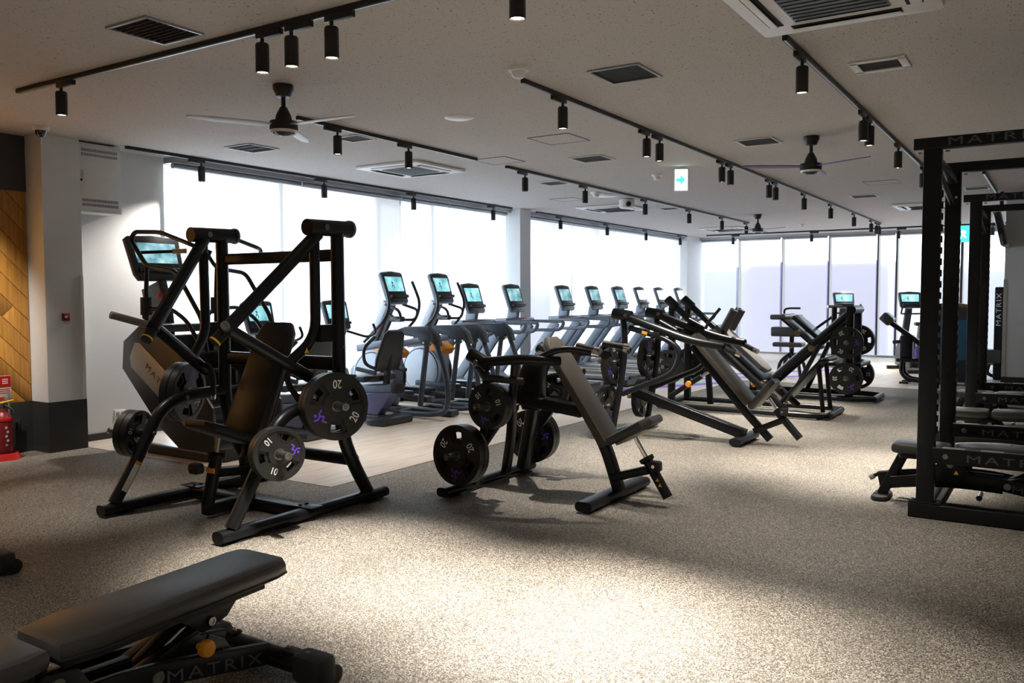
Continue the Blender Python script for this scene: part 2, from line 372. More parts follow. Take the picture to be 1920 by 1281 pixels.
# outside: pavement and a low lilac building seen blurred through the blinds
mat('pavement', (.6, .6, .62), .8); mat('lilac_render', (.17, .13, .27), .8); mat('pale_render', (.20, .215, .26), .8)
struct('street_ground', abox(-60, 60, -30, 80, -.5, -.3), 'pavement')
b = part('neighbour_building', abox(-7.5, -3.9, 24.2, 27, -.3, 2.45), 'lilac_render'); tag(b, 'low lilac building outside the far windows', 'building')
b = part('neighbour_building', abox(-9.6, -7.6, 24.6, 28, -.3, 2.35), 'pale_render'); tag(b, 'low pale grey building outside the corner of the far windows', 'building')
b = part('neighbour_building', abox(-12.5, -10.9, 16.5, 22, -.3, 2.1), 'lilac_render'); tag(b, 'low lilac wall outside the side windows', 'building')
b = part('neighbour_building', abox(-3.2, 4.5, 26, 30, -.3, 2.3), 'pale_render'); tag(b, 'low grey building outside behind the racks', 'building')
# ---------------------------------------------------------------- ceiling fittings
def track(name, a, b, label):
    a, b = V((*a, CZ-.016)), V((*b, CZ-.016)); c = (a+b)/2
    t = thing(name, label, 'track', (c.x, c.y, CZ), 0)
    part('rail', M().bar([a-V((c.x, c.y, CZ)), b-V((c.x, c.y, CZ))], .034, .032, .004), 'lamp_black', t)
    part('conductor_slot', M().bar([a-V((c.x, c.y, CZ+.0165)), b-V((c.x, c.y, CZ+.0165))], .012, .002, .0005), 'aluminium', t)
    return t
track('lighting_track', (-6.57, 3.40), (-.6, 3.40), 'black lighting track running across the ceiling above the free bench')
track('lighting_track', (-8.09, 5.25), (-8.09, 12.54), 'black lighting track along the window blinds on the near side of the column')
track('lighting_track', (-8.09, 13.37), (-8.09, 20.8), 'black lighting track along the window blinds on the far side of the column')
track('lighting_track', (-5.54, 5.2), (-5.54, 7.86), 'short black lighting track beside the white-bladed ceiling fan')
track('lighting_track', (-5.56, 8.5), (-5.56, 17.8), 'long black lighting track above the treadmill row')
track('lighting_track', (-3.26, 5.2), (-3.26, 19.5), 'longest black lighting track, down the middle of the ceiling above the press machines')
track('lighting_track', (-1.42, 5.2), (-1.42, 12.6), 'black lighting track leading to the racks')
track('lighting_track', (-7.6, 20.9), (.6, 20.9), 'black lighting track along the far windows')
track('lighting_track', (-.85, 12.2), (-.85, 14.6), 'short black lighting track in front of the white pillar')
def make_spot():
    t = thing('spotlight', 'x', 'spotlight')
    part('adapter', M().box((0, 0, -.048), (.034, .2, .034), .004), 'lamp_black', t)
    part('stem', M().tube([(0, .06, -.06), (0, .06, -.10)], .011, 0), 'lamp_black', t)
    part('lamp_body', M().lathe([(0, -.095), (.034, -.095), (.039, -.105), (.039, -.26), (.036, -.262), (.034, -.252), (0, -.252)], (0, .06, 0)), 'lamp_black', t)
    part('lens', M().lathe([(0, -.2535), (.033, -.2535)], (0, .06, 0)), 'lens', t)
    return t
SP = make_spot(); SP_used = [False]; LD = {}
def spot(x, y, label, pw=1., rz=0., grp='ceiling spotlights', size=72):
    if not SP_used[0]: o = SP; SP_used[0] = True; o.location = (x, y, CZ); o.rotation_euler = (0, 0, rz); tag(o, label, None, grp)
    else: o = dup(SP, (x, y, CZ), label, rz, grp)
    k = (pw, size)
    if k not in LD:
        l = bpy.data.lights.new('spot_light', 'SPOT'); l.energy = SPOT_W*pw; l.color = (1, .93, .84); l.spot_size = R_(size); l.spot_blend = 1.0; l.shadow_soft_size = .03; LD[k] = l
    lo = bpy.data.objects.new('spot_light', LD[k]); col.objects.link(lo); lo.location = (x-sin(rz)*.06, y+cos(rz)*.06, CZ-.268)
    return lo
SP0 = []
for x, p, l in ((-5.93, 1.1, 'lone black spotlight near the end of the crosswise track'), (-3.84, .8, 'unlit-looking black spotlight, first of the trio on the crosswise track'), (-3.60, 1.2, 'glowing black spotlight in the middle of the trio on the crosswise track'),
                (-3.29, 7.0, 'black spotlight at the end of the trio on the crosswise track'), (-2.1, 8.5, 'black spotlight on the crosswise track above the brightest floor pool'), (-1.5, 6.5, 'black spotlight beside the overhead air conditioner on the crosswise track'), (-.75, 3.0, 'added black fill spotlight, out of view at the rack end of the crosswise track')):  # last one, at the rack end, is added to brighten the dark floor corner
    spot(x, 3.40, l, p, pi/2, size=47)
lo = spot(-8.09, 6.1, 'black spotlight beside the stair climber, lighting the white wall', 1.5, 0, 'ceiling spotlights', 84); lo.rotation_euler = V((-.22, -.50, -1)).to_track_quat('-Z', 'Y').to_euler()
for y in (7.98, 9.8, 11.9): spot(-8.09, y, 'small black spotlight in front of the blinds, near side of the column', .9, 0, 'spotlights on the near window track')
for y in (14.2, 16.2, 18.2, 20.3): spot(-8.09, y, 'small black spotlight in front of the blinds, far side of the column', .5, 0, 'spotlights on the far window track')
spot(-5.54, 5.62, 'black spotlight hanging just behind the white-bladed fan', 1.2); spot(-5.54, 6.62, 'black spotlight on the short track above the square air conditioner', 1.2)
for y in (8.86, 10.43, 12.45, 14.35, 16.08, 17.6): spot(-5.56, y, 'black spotlight on the long track above the treadmill row', .9, 0, 'spotlights above the treadmills')
spot(-3.26, 5.72, 'black spotlight at the near end of the middle track', 2.2, size=52)
for y, l in ((7.30, 'first'), (9.38, 'second'), (11.24, 'third')):
    spot(-3.26, y, 'black spotlight, left of the %s pair on the middle track' % l, 2.8, size=62); spot(-3.26, y+.3, 'black spotlight, right of the %s pair on the middle track' % l, 2.8, size=62)
for y in (13.05, 14.8, 16.7, 18.4, 19.0, 19.3): spot(-3.26, y, 'small black spotlight on the far half of the middle track', 1.4, 0, 'spotlights on the far half of the middle track')
spot(-1.42, 5.55, 'lit black spotlight at the near end of the rack-side track', 1.6); spot(-1.42, 7.55, 'left spotlight of the pair on the rack-side track', 4.2, size=56); spot(-1.42, 7.82, 'right spotlight of the pair on the rack-side track', 4.2, size=56)
spot(-1.42, 9.35, 'single black spotlight on the rack-side track', 3.2, size=60); spot(-1.42, 11.2, 'black spotlight half hidden by the rack upright', 1.5)
for x in (-6.85, -4.95, -3.05, -1.2): spot(x, 20.9, 'small black spotlight in front of the far windows', .5, pi/2, 'spotlights on the far wall track')
track('lighting_track', (-5.0, -.6), (3.6, -.6), 'added black lighting track for fill spotlights over the unseen back of the room')
for i, x in enumerate((-4.6, -2.6, -.6, 1.4, 3.2)): spot(x, -.6, 'added black fill spotlight on the track over the unseen back of the room', 1.7, pi/2, 'added fill spotlights over the back of the room', 110)  # wide lamps added behind the camera to lift the room's brightness
track('lighting_track', (1.9, 2.0), (1.9, 14.0), 'added black lighting track for fill spotlights, out of view above the right-hand racks')
for y in (2.6, 5.2, 7.8, 10.4, 13.0): spot(1.9, y, 'added black fill spotlight on the unseen track above the right-hand racks', 1.4, 0, 'added fill spotlights over the racks', 90)  # more fill lamps, added out of view to the right of the camera
track('lighting_track', (-7.75, 1.6), (-7.75, 3.78), 'short black lighting track in front of the oak wall')
for y in (2.2, 3.35):
    lo = spot(-7.75, y, 'black spotlight washing the oak wall', 2.2, 0, 'spotlights washing the oak wall', 75)
    lo.rotation_euler = V((-.62, .10, -1)).to_track_quat('-Z', 'Y').to_euler()
def vent(x, y, sx, sy, label, slats=0, fr='white_plastic', fw_=.02, gap=False):
    t = thing('ceiling_vent', label, 'vent', (x, y, CZ)); m = M()
    for c, s in (((0, sy/2), (sx+fw_, fw_)), ((0, -sy/2), (sx+fw_, fw_)), ((sx/2, 0), (fw_, sy)), ((-sx/2, 0), (fw_, sy))): m.box((c[0], c[1], -.006), (s[0], s[1], .012), .002)
    part('vent_frame', m, fr, t)
    part('dark_backing', M().box((0, 0, -.002), (sx, sy, .002)), 'black_hole', t)
    for i in range(slats):
        yy = -sy/2+sy*(i+.5)/slats
        part('slat', M().box((0, yy, -.008), (sx-.01, .012, .002), 0, X_, V((0, cos(.7), sin(.7)))), 'frame_grey', t)
    return t
vent(-4.46, 3.10, .36, .37, 'slatted dark ceiling grille with aluminium frame above the crosswise track', 10, 'aluminium')
vent(-2.59, 5.47, .37, .39, 'dark square ceiling grille near the white smoke detector', 0, 'aluminium')
vent(-7.1, 6.03, .38, .38, 'recessed dark ceiling opening near the window column', 3, 'aluminium', .012)
vent(-5.83, 6.22, .30, .26, 'small dark vent with bright frame beside the short track')
vent(-4.47, 8.6, .38, .38, 'dark square vent between the access hatch and the middle track')
vent(-2.59, 8.58, .36, .37, 'dark square vent beside the violet-bladed ceiling fan')
v7 = vent(-1.06, 6.2, .30, .28, 'ceiling vent in a thick white frame beside the rack-side track', 0, 'white_plastic', .05)
vent(-5.86, 10.15, .33, .36, 'small framed vent beside the long treadmill track')
vent(-2.61, 14.15, .37, .40, 'framed vent far along the ceiling beside the middle track')
vent(-1.06, 14.0, .30, .36, 'framed vent in front of the white pillar')
vent(-5.85, 14.2, .31, .34, 'framed vent far along the treadmill track')
def cassette(x, y, s, label):
    t = thing('air_conditioner', label, 'air conditioner', (x, y, CZ)); h = s/2
    part('panel', M().pad(rrect(s, s, .03), .035, .012, (0, 0, -.035)), 'white_plastic', t)
    part('intake_grille', M().box((0, 0, -.038), (s*.52, s*.52, .008), .003), 'frame_grey', t)
    for i in range(9): part('grille_bar', M().box((0, -s*.24+s*.06*i, -.0435), (s*.5, .008, .004)), 'black_hole', t)
    for a in range(4):
        c, sn = cos(a*pi/2), sin(a*pi/2); d = V((c, sn, 0)); e = V((-sn, c, 0))
        part('air_slot', M().box(d*s*.375+Z_*-.036, (s*.60, s*.085, .004), 0, e, -d), 'black_hole', t)
        part('louvre', M().box(d*s*.385+Z_*-.043, (s*.58, s*.055, .006), .002, e, (-d*.95+Z_*-.25)), 'white_plastic', t)
    return t
cassette(-6.62, 8.02, .95, 'square ceiling air conditioner above the ellipticals')
cassette(-6.63, 13.5, .95, 'square ceiling air conditioner above the treadmills')
cassette(-1.03, 4.62, .95, 'square dark-grilled air conditioner overhead beside the rack-side track')
cassette(-6.5, 19.1, .95, 'square ceiling air conditioner in the far window corner')
cassette(-1.98, 16.1, .95, 'square ceiling air conditioner behind the rack uprights')
def hatch(x, y, s, label):
    t = thing('access_hatch', label, 'hatch', (x, y, CZ)); m = M(); h = s/2
    m.sweep([(h, h, -.003), (-h, h, -.003), (-h, -h, -.003), (h, -h, -.003)], rrect(.012, .006, .001), closed=True, upv=Z_)
    part('hatch_edge', m, 'frame_grey', t); part('hatch_board', M().box((0, 0, -.002), (s-.02, s-.02, .004)), 'ceiling_board', t); return t
hatch(-4.2, 7.37, .45, 'square ceiling access hatch in front of the dark square vent'); hatch(-5.43, 8.15, .43, 'square ceiling access hatch at the end of the short track')
hatch(-6.68, 12.0, .42, 'square ceiling access hatch in front of the treadmill air conditioner'); hatch(-2.1, 12.6, .42, 'square ceiling access hatch near the far ceiling air conditioner')
o = part('ceiling_speaker', M().lathe([(0, -.018), (.09, -.016), (.125, -.006), (.128, 0)], (-4.42, 6.01, CZ), n=28), 'white_plastic'); tag(o, 'round flat white ceiling speaker beside the fan', 'speaker')
def smoke(x, y, label, s=1.):
    t = thing('smoke_detector', label, 'smoke detector', (x, y, CZ))
    part('mount_ring', M().lathe([(0, -.028*s), (.065*s, -.026*s), (.072*s, -.014*s), (.072*s, 0)], (0, 0, 0)), 'white_plastic', t)
    part('sensor_head', M().lathe([(0, -.07*s), (.03*s, -.068*s), (.044*s, -.05*s), (.048*s, -.026*s)], (0, 0, 0)), 'white_plastic', t); return t
smoke(-3.13, 4.94, 'white smoke detector at the end of the middle track', 1.05); smoke(-4.37, 10.2, 'white smoke detector next to the green exit sign')
smoke(-5.86, 11.4, 'white smoke detector beside the treadmill track', 1.1); smoke(-4.74, 18.9, 'white smoke detector near the far windows')
o = part('ceiling_disc', M().lathe([(0, -.03), (.16, -.028), (.19, -.01), (.19, 0)], (-5.87, 11.75, CZ), n=24), 'white_plastic'); tag(o, 'wide flat white disc on the ceiling beside the smoke detector', 'ceiling disc')
t = thing('projector', 'white cylindrical projector on the ceiling above the treadmills', 'projector', (-5.85, 12.45, CZ))
part('body', M().lathe([(0, -.15), (.10, -.15), (.12, -.13), (.12, -.02), (.10, 0)], (0, 0, 0)), 'white_plastic', t); part('lens', M().cyl((.07, -.09, -.09), (.09, -.125, -.095), .04), 'glass_dark', t)
def exit_sign(x, y, label, flip=1):
    t = thing('exit_sign', label, 'exit sign', (x, y, CZ)); d = V((.42, -.90, 0)).normalized(); e = V((.9, .42, 0)).normalized()
    part('housing', M().box((0, 0, -.16), (.17, .06, .27), .006, e, -d), 'white_plastic', t)
    part('lit_face', M().box(d*.031+Z_*-.16, (.15, .004, .25), .001, e, -d), 'exit_white', t)
    c = d*.0345+Z_*-.16
    part('arrow', M().pad([(-.05, -.02), (.0, -.02), (.0, -.06), (.06, 0), (0, .06), (0, .02), (-.05, .02)], .002, 0, c-e*0.01, e*flip, Z_), 'exit_green', t)
    part('hanger', M().cyl((0, 0, -.03), (0, 0, 0), .012), 'white_plastic', t); return t
exit_sign(-3.87, 9.75, 'white lit exit sign with green arrow hanging from the middle of the ceiling')
t = thing('exit_sign', 'green lit exit sign above the far windows between the racks', 'exit sign', (-1.8, 20.75, CZ))
part('housing', M().box((0, 0, -.22), (.36, .05, .36), .006), 'white_plastic', t); part('lit_face', M().box((0, -.027, -.22), (.34, .004, .34)), 'exit_green', t)
part('running_figure', M().pad([(-.06, -.1), (-.02, -.02), (-.05, .05), (0, .09), (.06, .04), (.03, -.02), (.07, -.1), (.02, -.08), (0, -.03), (-.03, -.1)], .002, 0, (0, -.0295, -.22), X_, Z_), 'exit_white', t)
t = thing('security_camera', 'white dome security camera above the white column', 'camera', (-7.84, 4.25, CZ))
part('mount', M().lathe([(0, -.035), (.072, -.035), (.075, 0)], (0, 0, 0)), 'white_plastic', t); part('dome', M().lathe([(0, -.095), (.02, -.093), (.042, -.07), (.05, -.035)], (0, 0, 0)), 'glass_dark', t)
def fan(x, y, label, rz, mt):
    t = thing('ceiling_fan', label, 'fan', (x, y, CZ), rz)
    part('canopy', M().lathe([(0, 0), (.075, 0), (.075, -.03), (.05, -.085), (.02, -.09), (0, -.09)], (0, 0, 0)), 'lamp_black', t)
    part('downrod', M().cyl((0, 0, -.08), (0, 0, -.18), .016), 'lamp_black', t)
    part('motor', M().lathe([(0, -.16), (.025, -.16), (.055, -.22), (.062, -.26), (.10, -.265), (.102, -.325), (.095, -.33), (0, -.33)], (0, 0, 0), n=28), 'lamp_black', t)
    part('trim_ring', M().lathe([(.085, -.33), (.10, -.33), (.092, -.35), (.08, -.345)], (0, 0, 0), n=28), 'white_plastic', t)
    part('bottom_cap', M().lathe([(0, -.37), (.04, -.365), (.078, -.335), (.078, -.325)], (0, 0, 0), n=28), 'lamp_black', t)
    for k in range(3):
        a = k*2*pi/3; d = V((cos(a), sin(a), 0)); e = V((-sin(a), cos(a), .12)).normalized()
        part('blade', M().pad([(.09, -.03), (.2, -.055), (.5, -.06), (.66, -.03), (.68, 0), (.64, .035), (.5, .045), (.2, .045), (.09, .03)], .007, .003, (0, 0, -.295), d, e), mt, t)
    return t
fan(-4.83, 4.40, 'ceiling fan with pale white blades above the plate-loaded press by the white wall', R_(2.8), 'fan_white')
fan(-2.08, 8.6, 'black ceiling fan with violet-tinged blades between the middle and rack-side tracks', R_(92.8), 'fan_violet')
fan(-4.88, 16.2, 'small-looking black ceiling fan far off above the stripes on the floor', R_(92.8), 'fan_violet')
# ---------------------------------------------------------------- weight plates
def plate_mesh(R, t):
    rs = [0, .027, .42*R, .55*R, .77*R, .83*R, .86*R, R*.985, R]; NA = 72; th = {}
    for i in range(len(rs)-1):
        for j in range(NA):
            a = (j+.5)*360/NA % 120; wing = abs(a-60) > 27; hole = abs(a-60) < 17
            if i == 0: v = 0
            elif i == 1: v = .92
            elif i in (2, 3, 4): v = .80 if wing else (0 if (hole and i == 3) else .42)
            elif i == 5: v = .9
            elif i == 6: v = 1.
            else: v = .9
            th[i, j] = v*t
    m = M(); P = lambda r, j, z: (r*cos(2*pi*j/NA), r*sin(2*pi*j/NA), z)
    for (i, j), v in th.items():
        if v:
            q = [P(rs[i], j, v/2), P(rs[i+1], j, v/2), P(rs[i+1], j+1, v/2), P(rs[i], j+1, v/2)]
            m.add(q, [(0, 1, 2, 3)]); m.add([(x, y, -z) for x, y, z in q], [(3, 2, 1, 0)])
        for (k, l, A, B) in ((i+1, j, (rs[i+1], j), (rs[i+1], j+1)), (i, (j+1) % NA, (rs[i], j+1), (rs[i+1], j+1))):
            u = th.get((k, l), 0)
            if abs(u-v) > 1e-6:
                for sg in (1, -1): m.add([P(*A, sg*v/2), P(*B, sg*v/2), P(*B, sg*u/2), P(*A, sg*u/2)], [(0, 1, 2, 3)])
    return m
def stroke(m, pts, w_, z, o, ux, uy):
    for a, b in zip(pts, pts[1:]):
        a, b = V(a), V(b); d = (b-a).normalized()*w_/2; n = V((-d.y, d.x)); a = a-d; b = b+d
        m.add([o+ux*p.x+uy*p.y+Z_*z for p in (a+n, a-n, b-n, b+n)], [(0, 1, 2, 3)])
PL = {}
def weight_plate(kg, pos, d, roll, label):
    R, t = (.225, .058) if kg == 20 else (.168, .05)
    if kg not in PL:
        o = thing('weight_plate', label, 'weight plate'); disc = part('disc', plate_mesh(R, t), 'plate', o, sharp=40); disc.data.validate()
        part('sleeve_ring', M().lathe([(.027, -t*.47), (.036, -t*.47), (.036, t*.47), (.027, t*.47), (.027, -t*.47)], (0, 0, 0), n=24), 'steel', o)
        for sg in (1, -1):
            for k in (0, 1, 2):
                a = R_(k*120); rad = V((cos(a), sin(a), 0)); tan = V((-sin(a), cos(a), 0)); z = sg*(t*.40+.0012)
                ux = tan*sg
                if k < 2: text('number', str(kg), R*.36, 'white_print', o, rad*R*.66+Z_*z, ux, -rad, .8, 1., .0, .008)
                else:
                    m = M(); s = R*.25; c = rad*R*.63
                    f = lambda *p: [(x*s, y*s) for x, y in p]
                    for q in (f((-.62, .62), (-.40, .18), (-.10, .12), (.22, .52), (.55, .12), (.92, .40)), f((-.10, .12), (.14, -.28), (.02, -.82))): stroke(m, q, s*.2, z, c, ux, -rad)
                    stroke(m, f((-.44, -.34), (-.38, -.34)), s*.30, z, c, ux, -rad)
                    part('logo', m, 'purple_print', o)
        PL[kg] = o; o['group'] = 'weight plates'
    else: o = copy_tree(PL[kg])
    o['label'] = label; d = V(d).normalized(); q = d.to_track_quat('Z', 'Y')
    o.rotation_mode = 'QUATERNION'; o.rotation_quaternion = q @ V((0, 0, 1)).rotation_difference(V((0, 0, 1))); 
    o.rotation_quaternion = q @ Matrix.Rotation(roll, 3, 'Z').to_quaternion(); o.location = pos
    return o
def horn(t, a, d, L=.30, r=.0245, collar=True):      # plate horn: tube, collar and bright end cap
    a = V(a); d = V(d).normalized()
    h = part('plate_horn', M().tube([a, a+d*L], r, 0, 16), 'steel' if collar else 'frame', t)
    part('end_cap', M().lathe([(r*.55, L+.001), (r*.55, L+.004), (r*1.02, L+.004), (r*1.02, L-.012), (r, L-.012)], a, d, 18), 'chrome', h)
    if collar: part('collar', M().lathe([(r, .0), (.042, 0), (.042, .03), (r, .032)], a, d, 18), 'frame', h)
    return h
def bolt(t, p, d, r=.014, mt='steel'):
    return part('bolt', M().lathe([(0, .006), (r*.5, .006), (r*.5, .009), (r*.9, .009), (r, .004), (r, 0), (0, 0)], p, d, 14), mt, t)
def warn(t, p, ux, uy, s=.02): return part('warning_label', M().pad([(-s, -s*.8), (s, -s*.8), (0, s)], .0008, 0, p, ux, uy), 'yellow', t)
def foot_pads(t, pts):
    for p in pts: part('foot_pad', M().box((p[0], p[1], .004), (.09, .12, .008), .002), 'rubber', t)
# ---------------------------------------------------------------- seated vertical press with tall frame (by the white wall)
t = thing('vertical_chest_press', 'tall black plate-loaded chest press with two uprights and hanging lever arms', 'gym machine', (-4.84, 4.0, 0))
O = V((-4.84, 4.0, 0)); W = .61
for s in (-1, 1):
    part('base_bar', M().bar([(s*W, -.72, .047), (s*W, .78, .047)], .105, .075, .034), 'frame', t)
    foot_pads(t, [(s*W, -.55), (s*W, .62)])
    u = part('upright', M().tube([(s*W, .60, .08), (s*W, .47, .28), (s*W, .36, .50), (s*W, .325, .72), (s*W, .32, 1.97)], .047, .16, 18), 'frame', t)
    part('front_leg', M().tube([(s*W, -.62, .08), (s*W, -.40, .42), (s*W, -.24, .70), (s*W, -.02, .775), (s*W, .31, .775)], .044, .16, 16), 'frame', t)
    h = part('pivot_housing', M().tube([(s*W, .04, 1.965), (s*W, .43, 1.975)], .056, 0, 20), 'frame', t)
    part('pivot_cap', M().lathe([(0, 0), (.062, 0), (.062, .02), (.05, .026), (0, .026)], (s*W, .43, 1.975), Y_, 24), 'frame_grey', h)
    bolt(h, (s*W+.056, .17, 1.97), (1, 0, 0), .022)
    part('lever_arm', M().tube([(s*(W-.01), .15, 1.93), (s*.375, -.455, 1.28)], .045, 0, 18), 'frame', t)
    e = part('arm_tip', M().tube([(s*.39, -.40, 1.335), (s*.352, -.52, 1.21)], .038, 0, 16), 'frame', t)
    part('tip_mark', M().lathe([(.0385, -.012), (.0405, -.012), (.0405, .0), (.0385, 0)], (s*.354, -.515, 1.217), V((s*-.036, -.12, -.125)), 16), 'yellow', e)
    part('lower_arm', M().tube([(s*.38, -.44, 1.30), (s*.55, .10, .955)], .041, 0, 18), 'frame', t)
    lb = part('link_tube', M().tube([(s*.585, .13, 1.90), (s*.58, .135, 1.22), (s*.50, -.05, 1.05)], .036, .14, 16), 'frame', t)
    part('joining_block', M().box((s*.595, .24, 1.25), (.07, .2, .12), .01), 'frame', t)
    warn(lb, (s*.565+.037, .03, 1.14), Y_, Z_)
    g = part('handle_grip', M().tube([(s*.53, .04, .995), (s*.41, .03, 1.0), (s*.395, .05, .90), (s*.465, .10, .775)], .021, .07, 14), 'rubber', t)
    part('grip_end', M().cyl((s*.462, .098, .782), (s*.487, .114, .745), .022), 'chrome', g)
    hd = V((s*.77, -.64, .10)) if s > 0 else V((-.80, -.52, .26))
    horn(t, (s*.375, -.44, 1.30), hd, .30, .026)
    bolt(t, (s*W+.045, -.33, .53), (1, 0, 0), .015); bolt(t, (s*W+.045, -.05, .76), (1, 0, 0), .015); bolt(t, (s*W+.047, .325, 1.15), (1, 0, 0), .012)
part('cross_beam', M().bar([(-W, .335, 1.79), (W, .335, 1.79)], .065, .085, .02), 'frame', t)
part('cross_beam', M().bar([(-W, .335, 1.03), (W, .335, 1.03)], .065, .10, .02), 'frame', t)
part('cross_tube', M().tube([(-W, .47, .33), (W, .47, .33)], .045, 0, 16), 'frame', t)
cb = part('floor_beam', M().bar([(-W, .02, .047), (W, .02, .047)], .10, .075, .02), 'frame', t)
for s in (-1, 1):
    part('join_plate', M().box((s*(W-.02), .02, .089), (.20, .11, .008), .002), 'frame', cb)
    bolt(cb, (s*(W-.05), -.01, .093), Z_, .013, 'frame'); bolt(cb, (s*(W-.05), .05, .093), Z_, .013, 'frame')
part('seat_post', M().tube([(0, -.32, .09), (0, -.24, .42)], .043, 0, 16), 'frame', t)
part('seat_slide', M().bar([(0, -.245, .40), (0, -.215, .53)], .03, .02, .003), 'chrome', t)
part('post_collar', M().lathe([(.044, 0), (.062, .0), (.062, .02), (.044, .035)], (0, -.245, .40), V((0, .08, .33)), 20), 'frame', t)
k = part('adjust_knob', M().pad(rrect(.11, .075, .03), .06, .012, (-.03, -.355, .345), X_, Z_), 'rubber', t); part('pull_tag', M().pad(rrect(.085, .035, .006), .006, .002, (.07, -.345, .335), X_, Z_), 'orange', k)
part('seat_brace', M().bar([(0, -.27, .30), (0, .06, .27)], .06, .085, .01), 'frame', t)
part('seat_stem', M().bar([(0, .03, .08), (0, -.0, .36), (0, .10, .5)], .07, .07, .01), 'frame', t)
part('floor_spine', M().bar([(0, -.34, .06), (0, .04, .06)], .09, .08, .012), 'frame', t)
part('seat_pad', M().pad([(-.10, -.25), (.10, -.25), (.16, -.20), (.165, .24), (-.165, .24), (-.16, -.20)], .062, .022, (0, -.19, .535), X_, V((0, .93, -.37))), 'pad_dark', t)
bd = V((0, .42, .91)).normalized()
part('back_pad', M().pad([(-.18, 0), (.18, 0), (.195, .10), (.18, .70), (.17, .80), (.12, .87), (-.12, .87), (-.17, .80), (-.18, .70), (-.195, .10)], .085, .03, (0, .02, .50), X_, bd), 'pad_dark', t)
part('back_support', M().bar([(0, .16, .52), (0, .36, 1.0)], .09, .05, .01), 'frame', t)
part('instruction_label', M().pad([(-.022, -.10), (.022, -.10), (.022, .10), (-.022, .10)], .001, .0, (-W+.0455, -.52, .245), V((0, .84, -.54)), V((0, .54, .84))), 'white_print', t)
part('label_header', M().pad([(-.022, -.012), (.022, -.012), (.022, .012), (-.022, .012)], .001, .0, (-W+.0455, -.46, .338), V((0, .84, -.54)), V((0, .54, .84))), 'orange', t)
for s, sd in ((1, 'aisle'), (-1, 'wall')):
    d = V((s*.93, -.36, .06)).normalized()
    for nm, kg, a, r in (('upright', 20, V((s*(W+.03), .14, .765)), R_(-142)), ('front leg', 10, V((s*(W+.03), -.33, .515)), R_(20))):
        horn(t, a, d, .35 if kg == 20 else .31)
        for i, w_ in enumerate(('inner', 'outer')):
            weight_plate(kg, O+a+d*(.135+.061*i if kg == 20 else .088+.053*i), d, r+i*1.9, '%s %d kg plate on the %s horn of the tall chest press, %s side' % (w_, kg, nm, sd))
